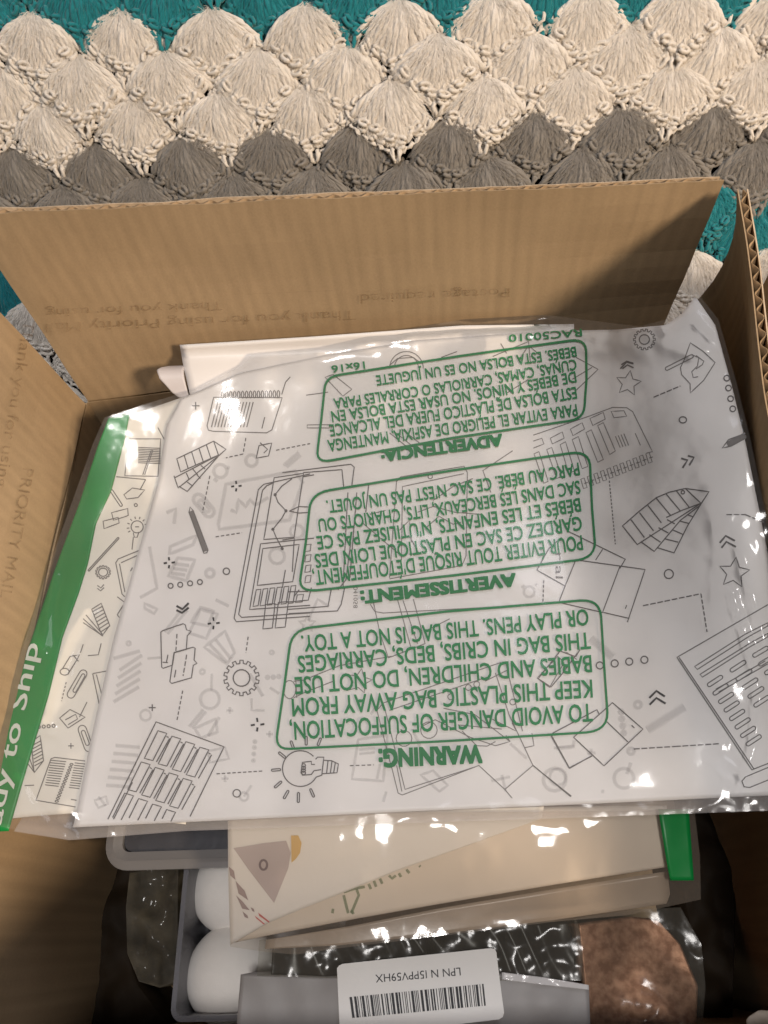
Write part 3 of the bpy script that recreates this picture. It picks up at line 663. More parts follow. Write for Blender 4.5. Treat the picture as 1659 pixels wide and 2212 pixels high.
for i in range(11):
    x, y = 335 + 46 * i, 1170 - 18 * i; mp += [cl((x, y), (x + 24, y - 9), (x + 45, y + 58), (x + 20, y + 66)), [(x + 24, y + 30), (x + 50, y + 22)]]
doodle('wall_planner_print', 'E', mp, 2.0, M_LINE2)
doodle('gear_print', 'E', gear(785, 182, 36, 78, 14, .95, .2), 2.6, M_LINE2)
doodle('chevron_print', 'E', [[(615, 388), (660, 342), (708, 354)], [(622, 360), (660, 336), (706, 350)], [(630, 388), (665, 362), (708, 382)]], 3.2, M_LINE)
doodle('star_print', 'E', [star(672, 492, 92, .15)], 2.2, M_LINE2)
doodle('paint_tag_print', 'E', [cl((1110, 205), (1200, 265), (1285, 345), (1205, 470), (1110, 560), (1108, 495), (1048, 430), (1040, 380), (1065, 330)), capsule((945, 388), (1120, 300), 12), [(1120, 290), (1170, 310), (1160, 370), (1120, 410), (1130, 450), (1165, 445)], [(1150, 295), (1205, 335), (1195, 360), (1150, 390)]], 2.3, M_LINE2)
doodle('dashed_line_print', 'E', dash((850, 590), (1040, 510), 40, 10) + dash((537, 1180), (580, 1630), 16, 10) + dash((1365, 1420), (1500, 1420), 40, 12) + dash((1500, 1420), (1640, 1480), 40, 12), 2.3)
doodle('circle_print', 'E', [circ(1368, 455, 20), circ(1380, 525, 20), circ(1395, 600, 20), circ(1410, 672, 20), circ(1057, 750, 26, ry=22), circ(958, 1840, 32)], 2.6)
doodle('pencil_print', 'E', [[(1370, 925), (1500, 858)]], 12, M_LINE2)
doodle('pencil_print', 'E', [[(1500, 845), (1380, 890), (1335, 950), (1400, 935), (1500, 880)]], 2.4)
doodle('chevron_print', 'E', [[(1045, 1022), (1090, 1035), (1055, 1090)], [(1092, 1004), (1136, 1015), (1102, 1072)], [(1318, 1620), (1360, 1570), (1425, 1605)], [(1330, 1655), (1365, 1612), (1432, 1648)]], 4.2, M_LINE)
s2 = [cl((630, 1500), (750, 1395), (870, 1300), (960, 1262), (1075, 1235), (1185, 1340), (735, 1632)), [(690, 1455), (785, 1582)], [(750, 1405), (850, 1535)], [(810, 1355), (905, 1478)], [(870, 1305), (970, 1425)], [(940, 1275), (1040, 1395)], [(1010, 1250), (1105, 1372)], [(1075, 1235), (1242, 1258), (1185, 1345)],
      [(760, 1612), (855, 1680), (1040, 1460), (1185, 1350)], [(1185, 1340), (1050, 1390), (940, 1440)], [(820, 1562), (900, 1615)], [(885, 1512), (955, 1550)], [(945, 1455), (1000, 1485)], [(880, 1655), (995, 1690), (1090, 1500), (1200, 1320)], [(925, 1590), (1025, 1615)], [(980, 1525), (1058, 1560)], [(1035, 1465), (1098, 1482)], [(1085, 1420), (1130, 1435)], circ(1057, 1262, 12)]
doodle('colour_swatch_print', 'E', s2, 2.5)
env = [[(250, 1540), (650, 1735), (612, 1800)], [(300, 1740), (790, 1808), (665, 2180)], [(490, 1665), (440, 1742)], [(200, 1580), (110, 1660), (25, 1812), (225, 1925), (300, 1740)], [(225, 1925), (180, 2040)], [(612, 1785), (490, 2110), (670, 2152)], [(180, 2040), (490, 2112)], [(660, 2060), (650, 2086)]]
doodle('envelope_print', 'E', env, 2.3)
doodle('star_print', 'E', [star(1420, 1832, 112, .12)], 2.3)
fd_ = [dash((775, 290), (1185, 205), 40, 12), dash((1185, 205), (1228, 475), 30, 12), dash((710, 1303), (1000, 1285), 42, 12), dash((1000, 1285), (1320, 1265), 42, 12)]
doodle('dashed_line_print', 'F', sum(fd_, []), 2.6)
doodle('circle_print', 'F', [circ(470, 712, 25), circ(575, 698, 25), circ(678, 685, 25), circ(785, 672, 25)], 2.7)
doodle('chevron_print', 'F', [[(820, 942), (870, 892), (930, 932)], [(822, 990), (870, 942), (936, 982)]], 4.6, M_DARK)
doodle('envelope_print', 'F', [[(255, 1440), (120, 1200), (450, 1025), (465, 1055)], [(255, 1440), (415, 1350)], cl((285, 1220), (500, 1422), (775, 1162), (560, 975)), [(520, 1110), (668, 1252)], [(695, 1135), (715, 1155)], [(0, 1420), (265, 1640)], cl((35, 805), (125, 865), (205, 770), (330, 600), (300, 650), (190, 610)), ], 2.4)
doc = [[(1659, 282), (1015, 655), (1545, 1450), (1800, 1350)], [(1030, 655), (1560, 1445)], [(1680, 1425), (1500, 1500), (1475, 1530), (1490, 1570), (1530, 1575), (1690, 1510)], cl((1140, 720), (1500, 490), (1659, 410), (1659, 432), (1520, 510), (1160, 740)), cl((1178, 775), (1540, 550), (1659, 485), (1659, 510), (1540, 575), (1195, 795))]
for i in range(8): doc.append(capsule((1245 + 39 * i, 848 + 60 * i), (1325 + 39 * i, 796 + 60 * i), 14))
for i in range(5): doc.append(capsule((1405 + 42 * i, 745 + 62 * i), (1490 + 42 * i, 690 + 62 * i), 14))
for i in range(4): doc.append(capsule((1565 + 42 * i, 640 + 62 * i), (1650 + 42 * i, 590 + 62 * i), 14))
doc += [[(1290, 880), (1380, 830), (1640, 680)], [(1310, 900), (1400, 850), (1659, 700)]]
doodle('document_print', 'F', doc, 2.3)
# ---- ghosts of the prints below showing through, soft and pale
fg = fs(-0.00045)
gh = []
def G(crop, polys, wd): 
    for pl in polys: gh.append(([cp(crop, p) for p in pl], wd))
G('A', [capsule((1050, 650), (1105, 715), 28), capsule((1062, 665), (1095, 705), 12), cl((1195, 570), (1560, 500), (1600, 560), (1530, 760), (1160, 808), (1155, 780)), [(1220, 705), (1250, 720), (1260, 650), (1300, 690), (1320, 650), (1350, 680), (1420, 640)]], 5)
G('A', [circ(1165, 500, 35), [(1130, 540), (1150, 555)], [(1200, 480), (1215, 485)], circ(1330, 445, 30), [(1500, 470), (1580, 400)], [(1515, 480), (1590, 415)], circ(1110, 1040, 22), cl((940, 960), (1030, 970), (985, 1080), (890, 1055)), [(920, 990), (1000, 1000)], [(915, 1015), (990, 1025)], [(905, 1040), (980, 1050)], [(880, 720), (930, 700), (920, 780)], cl((900, 900), (1040, 840), (1020, 890), (895, 940))], 5)
G('A', [[(740, 1170), (830, 1120), (790, 900)], cl((765, 1200), (830, 1230), (815, 1255), (765, 1225)), cl((1060, 1220), (1130, 1240), (1100, 1320), (1010, 1300)), [(1140, 1180), (1210, 1215)], circ(1465, 950, 40, 16), circ(1570, 820, 35, 12)], 4.5)
G('B', [cl((1060, 70), (1150, 95), (1090, 225), (1000, 195)), [(870, 190), (970, 60)], [(885, 200), (990, 75)], circ(1110, 545, 50), [(1075, 600), (1000, 690)], [(1090, 610), (1015, 700)], cl((1080, 270), (1190, 185), (1240, 300), (1200, 360)), [(1110, 255), (1200, 350)], [(1140, 230), (1220, 330)], [(1030, 700), (1140, 650), (1150, 720), (1060, 750), (1030, 700)], [(1160, 640), (1100, 740)]], 4.5)
G('B', [circ(770, 630, 28), circ(1070, 400, 12), circ(680, 250, 10), circ(1437, 298, 9), [(780, 330), (850, 325)], [(1120, 410), (1118, 500)], [(1330, 540), (1330, 605), (1400, 605)], circ(1348, 770, 6), circ(1345, 800, 6), circ(1342, 835, 6), circ(1340, 870, 6), circ(1415, 430, 8), circ(1445, 428, 8), circ(1475, 426, 8), circ(1290, 1060, 22), [(1290, 1060), (1330, 1000)], cl((1100, 820), (1190, 800), (1210, 860), (1110, 880)), [(520, 1060), (560, 1110)], cl((500, 1080), (560, 1060), (570, 1100), (520, 1120))] + plus(1215, 605, 18) + plus(1190, 965, 18) + plus(1425, 730, 18), 3.6)
G('B', [[(1320, 410), (1390, 530)], [(600, 330 + 0), (740, 290)]] + [[(600 + 8 * i, 560 - 42 * i), (735 + 4 * i, 480 - 42 * i)] for i in range(5)] + [[(560 + 10 * i, 1000 - 42 * i), (690 + 10 * i, 1010 - 42 * i)] for i in range(6)], 5)
G('D', [cl((440, 840), (580, 820), (560, 1040), (410, 1030)), [(530, 1030), (545, 960)], [(450, 870), (520, 862)], [(445, 890), (520, 882)], [(445, 910), (520, 902)], [(1080, 1040), (1170, 1020)], [(1130, 1010), (1150, 1090)], cl((740, 1010), (800, 990), (870, 1060), (830, 1090)), circ(1400, 1020, 40, 12), [(1170, 860), (1250, 930)], [(1380, 880), (1480, 870)], circ(1262, 130, 26, 12), [(1225, 110), (1240, 100)], [(1290, 100), (1300, 90)], [(200, 270), (245, 165), (300, 200)], star(195, 285, 40), [(560, 1140), (575, 1090)], [(500, 720), (520, 690)], [(15, 590), (60, 620)], [(740, 880), (700, 790)]], 4)
G('F', [[(805, 1170), (1070, 1005)], [(405, 520), (560, 655)]], 11)
G('F', [circ(640, 1510, 70, 16), [(660, 1480), (690, 1400)], circ(150, 1520, 80, 16), circ(690, 1318, 22), circ(740, 990, 24, 10), [(160, 1300), (280, 1290), (290, 1240)], [(380, 1330), (440, 1330)], [(410, 1300), (400, 1350)], circ(620, 1040, 14, 8), circ(625, 1090, 14, 8), circ(632, 1140, 14, 8), circ(638, 1190, 14, 8), [(480, 1600), (500, 1605)]], 5)
print_obj('show_through_print', gh, fg, M_GHOST, m1, soft=True)
# "rial" and number fragments seen on the sheet
V, F = [], []
text_into(V, F, 'E', 'rial', (158, 1690), (158, 1870), 52, fd, 0.0, capvec=(1, 0.05))
text_into(V, F, 'D', '041058', (437, 105), (437, 208), 20, fd, 0.0, capvec=(-1, 0.05))
mesh_obj('number_print', V, F, M_LINE2, m1, smooth=False)
# ---- doodles of the cream mailer on the left
fc = fs(-0.0023)
cm = [('screw_print', 'B', [circ(342, 400, 24, ry=18), [(330, 385), (370, 320), (420, 310), (405, 340), (360, 410)], [(425, 300), (440, 255)], [(385, 310), (415, 345)]]),
      ('paper_clip_print', 'B', [capsule((440, 410), (375, 520), 20), capsule((440, 420), (395, 500), 9), capsule((435, 705), (468, 800), 22), capsule((440, 720), (462, 780), 10)]),
      ('paint_tag_print', 'B', [cl((315, 645), (370, 600), (450, 640), (360, 698)), [(345, 655), (400, 625), (410, 650), (360, 680)], [(420, 640), (460, 560)]]),
      ('notebook_print', 'B', [[(400, 1115), (190, 1080), (270, 860), (290, 853), (450, 872)]] + [[(268 - 3 * i, 868 + 13 * i), (350 - 4 * i, 876 + 13 * i)] for i in range(11)] + [[(395 - 3 * i, 882 + 13 * i), (450 - 3 * i, 888 + 13 * i)] for i in range(11)] + [circ(378 - 6 * i, 890 + 15 * i, 9, 8, ry=5) for i in range(14)] + [[(375, 1075), (405, 1080)]]),
      ('colour_swatch_print', 'B', [cl((485, 70), (535, 38), (580, 155), (540, 210)), [(440, 120), (540, 210)], [(455, 100), (545, 205)], [(440, 140), (545, 212)]] + [[(490 + 7 * i, 82 + 18 * i), (540 + 7 * i, 55 + 17 * i)] for i in range(7)]),
      ('colour_swatch_print', 'B', [cl((165, 770), (212, 738), (230, 870), (180, 935)), [(120, 850), (180, 930)], [(135, 800), (182, 930)]] + [[(170 + 2 * i, 790 + 18 * i), (216 + 2 * i, 765 + 18 * i)] for i in range(7)]),
      ('circle_print', 'B', [circ(205 + 26 * i, 692 - 2 * i, 8) for i in range(4)] + plus(375, 792, 15) + dash((350, 455), (325, 555), 12, 8) + [[(490, 410), (525, 575)], [(510, 415), (540, 530)], [(490, 410), (570, 395)], [(465, 315), (520, 310), (535, 250)], [(180, 1000), (130, 1002)]]),
      ('pencil_print', 'A', [capsule((590, 605), (640, 680), 7), capsule((625, 855), (470, 1025), 4), [(615, 530), (770, 545)]]),
      ('speech_bubble_print', 'A', [cl((590, 720), (675, 698), (678, 735), (650, 745), (600, 760)), cl((545, 765), (625, 745), (630, 775), (550, 805)), [(655, 625), (700, 590), (765, 600), (730, 640), (670, 648), (655, 625)], [(740, 600), (770, 545)], circ(718, 680, 8)]),
      ('light_bulb_print', 'A', [circ(725, 795, 32), [(705, 825), (710, 850), (725, 850), (735, 822)], [(715, 795), (735, 795)]] + [[(725 + 42 * math.cos(a), 795 + 42 * math.sin(a)), (725 + 55 * math.cos(a), 795 + 55 * math.sin(a))] for a in (3.0, 3.5, 4.0, 4.5, 5.0, 5.5, 6.0, 2.6)]),
      ('gear_print', 'A', gear(545, 1035, 24, 40, 14, .9)),
      ('chevron_print', 'A', [[(515, 1105), (533, 1118), (550, 1100)], [(515, 1120), (532, 1134), (550, 1116)]]),
      ('tablet_print', 'A', [[(735, 920), (625, 965), (612, 985), (645, 1150), (660, 1165)], [(640, 985), (740, 940)], [(632, 990), (660, 1140)], [(620, 1165), (660, 1195), (620, 1260), (640, 1285)], [(690, 1030), (700, 1010)], [(705, 850), (698, 915)]]),
      ('notepad_print', 'A', [cl((680, 330), (660, 525), (835, 528), (850, 330))] + [[(730, 375 + 9 * i), (850, 380 + 9 * i)] for i in range(10)] + [[(800, 390), (755, 520)], [(808, 390), (765, 520)], [(835, 270), (870, 335)]])]
for nm, cpn, polys in cm: doodle(nm, cpn, polys, 2.2, M_LINE2, m2, fc)
# ------------------------------------------------------------------ clear bag over the mailers
bag = thing('clear_plastic_bag', 'clear plastic bag printed with green suffocation warnings lying across the open box', 'plastic bag')
RIDGES = [([(1549, 1130), (1556, 1190), (1546, 1240), (1550, 1300)], .0017, 14), ([(1580, 1280), (1620, 1400), (1640, 1500), (1632, 1600), (1600, 1720)], .0035, 10), ([(1600, 1180), (1659, 1420)], .003, 14),
          ([(200, 1320), (160, 1390), (140, 1450), (110, 1560)], .0032, 12), ([(118, 1240), (105, 1300), (95, 1400)], .003, 10), ([(30, 1640), (60, 1730), (100, 1780), (150, 1808)], .003, 8), ([(1590, 690), (1500, 760), (1440, 740)], .0018, 18),
          ([(1440, 705), (1500, 680), (1545, 720)], .004, 14), ([(700, 760), (900, 722), (1290, 712)], .0025, 14), ([(1480, 2000), (1659, 1850)], 0, 10), ([(1140, 1590), (1160, 1690)], .0008, 10), ([(1560, 1640), (1640, 1700)], .002, 9), ([(1505, 1560), (1560, 1600), (1545, 1650)], .0014, 14)]
def segd(p, a, b):
    vx, vy = b[0] - a[0], b[1] - a[1]; L = vx * vx + vy * vy or 1; t = max(0, min(1, ((p[0] - a[0]) * vx + (p[1] - a[1]) * vy) / L))
    return math.hypot(p[0] - a[0] - vx * t, p[1] - a[1] - vy * t)
def film_pt(p):
    h = 0.0012
    for pl, am, wd in RIDGES:
        d = min(segd(p, a, b) for a, b in zip(pl, pl[1:]))
        if d < wd * 3: h += .5 * am * math.exp(-(d / wd) ** 2)
    ed = sst((p[0] - 1430) / 150) + sst((300 - p[0] - (p[1] - 900) * .05) / 200) + sst((p[1] - 1700) / 80) + sst((790 - p[1]) / 60)
    h += min(1.2, ed) * (0.0014 * (1 + nz(p[0], p[1], .014, 2)) + 0.00035 * nz(p[0], p[1], .04, 5))
    h += .0004 * nz(p[0], p[1], .012, 7)
    return hit(p, S, max(.0006, h))
ft = [(226, 902), (330, 868), (430, 838), (525, 788), (545, 764), (700, 750), (800, 724), (1000, 690), (1180, 680), (1290, 694), (1380, 705), (1450, 688), (1502, 628), (1552, 690)]
fr_ = [(1552, 690), (1592, 830), (1622, 953), (1666, 1167), (1713, 1400), (1815, 1738)]
fb = [(-40, 1775), (40, 1795), (150, 1812), (400, 1792), (800, 1778), (1200, 1765), (1659, 1748), (1815, 1738)]
fl_ = [(226, 902), (200, 960), (150, 1100), (105, 1225), (45, 1410), (-15, 1590), (-40, 1775)]
g = coons(ft, fr_, fb, fl_, 200, 190)
film = sheet('film', g, film_pt, M_FILM, bag)
g = coons([(60, 1745), (900, 1725), (1800, 1690)], [(1800, 1690), (1812, 1742)], [(30, 1796), (150, 1815), (400, 1795), (800, 1781), (1200, 1768), (1659, 1751), (1812, 1742)], [(60, 1745), (30, 1796)], 120, 10)
sheet('back_film', g, lambda p: hit(p, S, -.0042 + .0006 * nz(p[0], p[1], .03, 3)), film_mat('back_film', 0.30, (.9, .9, .9), (.55, .52, .52), .12, .1, 45, .3), bag)
# green warnings printed on the film
fw = fs(0.0004)
def block(nm, crop, frame, head, lines, extra=()):
    V, F, A = [], [], []
    ribbon(V, F, A, [cp(crop, p) for p in frame], 5.2, fw)
    o = mesh_obj(nm + '_frame', V, F, M_GREEN2, bag, smooth=False)
    V, F = [], []
    for (t, a, b, cap, mid) in lines: text_into(V, F, crop, t, a, b, cap, fw, 0.016, mid)
    mesh_obj(nm + '_text', V, F, M_GREEN, bag, smooth=False)
    V, F = [], []
    c2, t, a, b, cap = head; text_into(V, F, c2, t, a, b, cap, fw, 0.05)
    mesh_obj(nm + '_heading', V, F, M_GREEN2, bag, smooth=False)
def rrect(tr, rt, rb, br, blm, lb, lt, tl, mid_b=None, mid_t=None):
    def arc(a, c, b): return [(a[0] * (1 - t) ** 2 + 2 * c[0] * t * (1 - t) + b[0] * t * t, a[1] * (1 - t) ** 2 + 2 * c[1] * t * (1 - t) + b[1] * t * t) for t in (0, .2, .4, .6, .8, 1)]
    return None
def qarc(a, c, b): return [(a[0] * (1 - t) ** 2 + 2 * c[0] * t * (1 - t) + b[0] * t * t, a[1] * (1 - t) ** 2 + 2 * c[1] * t * (1 - t) + b[1] * t * t) for t in (0, .17, .34, .5, .66, .83, 1)]
def frame_path(tl, top, tr, right, br, bot, bl_, left):
    """corner tuples are (start, control, end); side lists hold in-between points; clockwise from top-left"""
    p = qarc(*tl) + top + qarc(*tr) + right + qarc(*br) + bot + qarc(*bl_) + left
    return p + [p[0]]
block('spanish_warning', 'C', frame_path(((212, 380), (215, 320), (285, 308)), [(880, 215)], ((1450, 135), (1525, 125), (1530, 185)), [(1532, 330)], ((1522, 465), (1518, 530), (1440, 540)), [(860, 625)], ((250, 738), (165, 755), (178, 680)), [(195, 540)]),
      ('C', 'ADVERTENCIA:', (1102, 606), (497, 688), 56),
      [('PARA EVITAR EL PELIGRO DE ASFIXIA, MANTENGA', (1480, 455), (226, 637), 58, 0), ('ESTA BOLSA DE PLÁSTICO FUERA DEL ALCANCE', (1476, 368), (234, 560), 58, 4), ('DE BEBÉS Y NIÑOS. NO USAR ESTA BOLSA EN', (1474, 290), (244, 492), 54, 8), ('CUNAS, CAMAS, CARRIOLAS O CORRALES PARA', (1476, 228), (256, 428), 52, 6), ('BEBÉS. ESTA BOLSA NO ES UN JUGUETE', (1476, 165), (470, 312), 50, 0),
       ('RAC50010', (1506, 76), (1140, 106), 36, 0), ('16x16', (412, 240), (246, 262), 36, 0)])
block('french_warning', 'C', frame_path(((135, 990), (140, 905), (240, 888)), [(850, 790)], ((1450, 702), (1540, 690), (1550, 760)), [(1560, 980)], ((1574, 1150), (1575, 1225), (1490, 1240)), [(860, 1318)], ((170, 1393), (75, 1400), (92, 1320)), [(118, 1150)]),
      ('D', 'AVERTISSEMENT:', (1192, 42), (452, 128), 58),
      [("POUR ÉVITER TOUT RISQUE D'ÉTOUFFEMENT,", (1506, 1116), (150, 1296), 72, 2), ('GARDEZ CE SAC EN PLASTIQUE LOIN DES', (1502, 1020), (160, 1212), 68, 6), ("BÉBÉS ET LES ENFANTS, N'UTILISEZ PAS CE", (1496, 928), (170, 1122), 66, 6), ('SAC DANS LES BERCEAUX, LITS, CHARIOTS OU', (1494, 840), (178, 1034), 64, 8), ("PARC AU BÉBÉ. CE SAC N'EST PAS UN JOUET.", (1490, 750), (220, 942), 62, 8)])
block('english_warning', 'D', frame_path(((108, 410), (115, 320), (200, 303)), [(860, 225)], ((1510, 172), (1600, 165), (1608, 250)), [(1622, 480)], ((1638, 710), (1640, 795), (1540, 806)), [(860, 848)], ((110, 885), (35, 890), (52, 800)), [(82, 600)]),
      ('D', 'WARNING:', (1030, 868), (540, 890), 82),
      [('TO AVOID DANGER OF SUFFOCATION,', (1562, 668), (110, 758), 84, 0), ('KEEP THIS PLASTIC BAG AWAY FROM', (1562, 553), (120, 645), 84, 0), ('BABIES AND CHILDREN, DO NOT USE', (1558, 435), (134, 542), 80, 0), ('THIS BAG IN CRIBS, BEDS, CARRIAGES', (1552, 325), (148, 440), 78, 0), ('OR PLAY PENS. THIS BAG IS NOT A TOY.', (1542, 213), (165, 342), 76, 4)])
# ------------------------------------------------------------------ goods underneath
def at(zf): return (lambda p: hit(p, zf))
# stacked filler directly under the bag: a plain carton that carries the mailers
# translucent storage case with rounded corner
M_CASE = film_mat('frosted_case_plastic', 0.55, (0.8, 0.8, 0.82), (0.30, 0.29, 0.29), .25, .1, 80)
M_CASEIN = film_mat('frosted_case_panel', 0.42, (0.7, 0.72, 0.76), (0.10, 0.10, 0.115), .3, .1, 80)
case = thing('storage_case', 'frosted plastic storage case with a rounded rim corner under the clear bag', 'case')
def rounded(x0, y0, x1, y1, r, n=8):
    P = []
    for cx, cy, a in ((x1 - r, y1 - r, 0), (x0 + r, y1 - r, 90), (x0 + r, y0 + r, 180), (x1 - r, y0 + r, 270)):
        for i in range(n + 1):
            t = math.radians(a + 90 * i / n); P.append((cx + r * math.cos(t), cy + r * math.sin(t)))
    return P
def ring(name, prof, x0, y0, x1, y1, r, m, parent):
    V, F = [], []; loops = []
    for (ins, z) in prof:
        lp = rounded(x0 + ins, y0 + ins, x1 - ins, y1 - ins, max(.0015, r - ins)); loops.append(len(V)); V += [Vector((p[0], p[1], z)) for p in lp]
    k = len(lp); L = len(prof)
    for a in range(L):
        b = (a + 1) % L
        for i in range(k):
            j = (i + 1) % k; F.append((loops[a] + i, loops[a] + j, loops[b] + j, loops[b] + i))
    return mesh_obj(name, V, F, m, parent, smooth=False)
def plate(name, x0, y0, x1, y1, r, z, th_, m, parent):
    lp = rounded(x0, y0, x1, y1, r); k = len(lp); V = [Vector((p[0], p[1], z)) for p in lp] + [Vector((p[0], p[1], z - th_)) for p in lp]
    F = [tuple(range(k)), tuple(range(2 * k - 1, k - 1, -1))] + [(i, k + i, k + (i + 1) % k, (i + 1) % k) for i in range(k)]
    return mesh_obj(name, V, F, m, parent, smooth=False)
ZC = 0.150
a = hit((228, 1830), ZC); b = hit((420, 1876), ZC)
cx0, cy0 = a.x, b.y; cx1, cy1 = cx0 + .18, cy0 + .115
ring('rim', [(0, ZC - .004), (0, ZC), (.004, ZC + .0015), (.008, ZC), (.008, ZC - .004)], cx0, cy0, cx1, cy1, .012, M_CASE, case)
ring('side_wall', [(.003, ZC - .03), (.003, ZC - .004), (.005, ZC - .004), (.005, ZC - .03)], cx0, cy0, cx1, cy1, .010, M_CASE, case)
plate('lid', cx0 + .0082, cy0 + .0082, cx1 - .0082, cy1 - .0082, .005, ZC - .002, .001, M_CASEIN, case)
plate('base', cx0 + .0032, cy0 + .0032, cx1 - .0032, cy1 - .0032, .009, ZC - .030, .0015, M_CASE, case)
# organiser tray with foam balls
M_TRAY = film_mat('grey_translucent_tray', 0.5, (0.8, 0.8, 0.83), (0.27, 0.27, 0.30), .2, .1, 60)
M_FOAM = simple('white_foam', (0.78, 0.75, 0.72), .8, .12, 1500, .02, 200)
ZT = 0.105
a = hit((386, 2000), ZT); tx0 = a.x; ty0 = -0.163; tx1 = tx0 + .085; ty1 = ty0 + .125
tray = thing('organiser_tray', 'grey translucent craft organiser tray holding white foam balls', 'tray')
ring('side_wall', [(0, FZ + .0012), (0, ZT), (.0025, ZT), (.0025, FZ + .0012)], tx0, ty0, tx1, ty1, .006, M_TRAY, tray)
plate('base', tx0 + .003, ty0 + .003, tx1 - .003, ty1 - .003, .004, .0535, .0015, M_TRAY, tray)
0 and plate('lid', tx0 + .001, ty0 + .058, tx1 - .001, ty1 - .001, .004, ZT + .0016, .0012, film_mat('smoky_lid', .6, (.6, .6, .62), (.14, .13, .12), .25, .1, 60), tray)
prism('divider', [(tx0 + .0028, ty0 + .064, .0540), (tx1 - .0028, ty0 + .064, .0540), (tx1 - .0028, ty0 + .064, .074), (tx0 + .0028, ty0 + .064, .074)], (0, 1, 0), .0012, M_TRAY, tray)
def ball(px, r, z, label):
    c = hit(px, z); bm = bmesh.new(); bmesh.ops.create_uvsphere(bm, u_segments=40, v_segments=24, radius=r)
    for v in bm.verts: v.co *= 1 + .003 * noise.noise(v.co * 60)
    me = bpy.data.meshes.new('foam_ball'); bm.to_mesh(me); bm.free(); me.polygons.foreach_set('use_smooth', [True] * len(me.polygons)); me.materials.append(M_FOAM)
    o = bpy.data.objects.new('foam_ball', me); COL.objects.link(o); o.location = c; tag(o, label, 'ball', 'white foam balls in the organiser tray')
RB = .0238
ball((503, 2104), RB, .054 + RB, 'white foam ball in the tray beside the grey poly bag')
ball((503, 1922), RB * .92, .054 + RB * .92, 'dimmer white foam ball in the tray under the storage case')
# crinkled clear bag with dark contents
M_CRINK = film_mat('crinkled_film', 0.14, (0.85, 0.85, 0.82), (.34, .31, .26), .16, .3, 50, .45)
crb = thing('crinkled_bag', 'crinkled clear bag of dark odds and ends squeezed beside the tray', 'plastic bag')
def zcr(x, y): return 0.080 + .016 * nz(x, y, 40, 1) + .006 * nz(x, y, 110, 9)
g = coons([(280, 1885), (385, 1870)], [(385, 1870), (384, 2000), (382, 2120)], [(300, 2120), (345, 2180), (382, 2190)], [(280, 1885), (272, 1960), (275, 2060), (300, 2120)], 40, 60)
sheet('film', g, at(zcr), M_CRINK, crb)
def zcr2(x, y): return 0.068 + .016 * nz(x, y, 40, 1) + .008 * nz(x, y, 70, 3)
sheet('contents', g, at(zcr2), simple('dark_contents', (.055, .042, .024), .7, .6, 200, .8, 60), crb, bottom=FZ + .001)
# cream packet with green tape + white folded sheet
def zpk(x, y): return 0.166 + .0015 * nz(x, y, 25, 6) - .010 * sst((-0.085 - y) / .05)
pk = thing('wrapped_packet', 'cream paper packet in clear wrap with a green tape strip under the clear bag', 'packet')
g = coons([(495, 1760), (900, 1745), (1440, 1740)], [(1440, 1740), (1446, 1800), (1441, 1872)], [(500, 2036), (605, 2015), (768, 1984), (949, 1952), (1206, 1909), (1441, 1872)], [(495, 1760), (496, 1900), (500, 2036)], 60, 26)
M_BEIGE = simple('beige_paper', (0.73, 0.65, 0.565), .5, .2, 40, .06, 30)
sheet('paper', g, at(zpk), M_BEIGE, pk, thick=.006)
def zpf(x, y): return zpk(x, y) + .0055 + .0009 * nz(x, y, 40, 2) + .0003 * nz(x, y, 120, 4)
g = coons([(492, 1770), (900, 1755), (1500, 1750)], [(1500, 1750), (1512, 1850), (1514, 1943)], [(497, 2045), (572, 2056), (640, 2062), (736, 2048), (949, 2022), (1206, 1990), (1355, 1977), (1514, 1943)], [(492, 1770), (493, 1900), (497, 2045)], 120, 60)
sheet('wrap_film', g, at(zpf), film_mat('packet_wrap', .13, (.9, .88, .85), (.55, .45, .36), .07, .12, 40, .6), pk)
g = coons([(575, 2030), (760, 2000), (949, 1962), (1206, 1919), (1441, 1882)], [(1441, 1882), (1448, 1930), (1440, 1952)], [(572, 2050), (736, 2042), (949, 2018), (1206, 1986), (1440, 1952)], [(575, 2030), (572, 2050)], 40, 8)
sheet('wrap_fold', g, at(lambda x, y: zpk(x, y) - .004), simple('brown_wrap', (.34, .28, .225), .3, .3, 60, .15, 30), pk, thick=.001)
g = coons([(1422, 1748), (1488, 1748)], [(1488, 1748), (1499, 1902)], [(1448, 1902), (1499, 1902)], [(1422, 1748), (1441, 1866), (1448, 1902)], 8, 18)
tp = sheet('green_tape', g, at(lambda x, y: zpf(x, y) + .0007), M_GREENBAND, pk, thick=.0004); tp['label'] = 'green tape strip'
gm = [[(820, 600), (850, 720)], [(905, 560), (920, 600), (870, 720)], [(870, 700), (885, 725)], [(985, 525), (1000, 560)], [(1020, 505), (1035, 545)], [(1060, 490), (1075, 525)], [(1120, 470), (1140, 490), (1165, 470)], [(1185, 455), (1200, 480)], [(1235, 430), (1255, 455)], [(1320, 405), (1328, 412)], [(750, 690), (745, 720)], [(820, 580), (900, 555), (960, 545)]]
doodle('faint_green_letters', 'G', gm, 6, ink('faint_green', (.10, .22, .10), .55), pk, at(lambda x, y: zpk(x, y) + .0006))
ws = thing('folded_white_sheet', 'white glossy leaflet with grey triangle and pink lattice print lying on the cream packet', 'leaflet')
def zws(x, y): return zpk(x, y) + .0040
diag = [(498, 2040), (582, 1992), (660, 1960), (736, 1930), (870, 1876), (1016, 1824), (1170, 1768)]
g = coons([(492, 1765), (800, 1755), (1175, 1742)], [(1175, 1742), (1170, 1768)], diag, [(492, 1765), (493, 1900), (498, 2040)], 60, 30)
sheet('paper', g, at(zws), M_PAPER, ws, thick=.0008)
fws = at(lambda x, y: zws(x, y) + .0003)
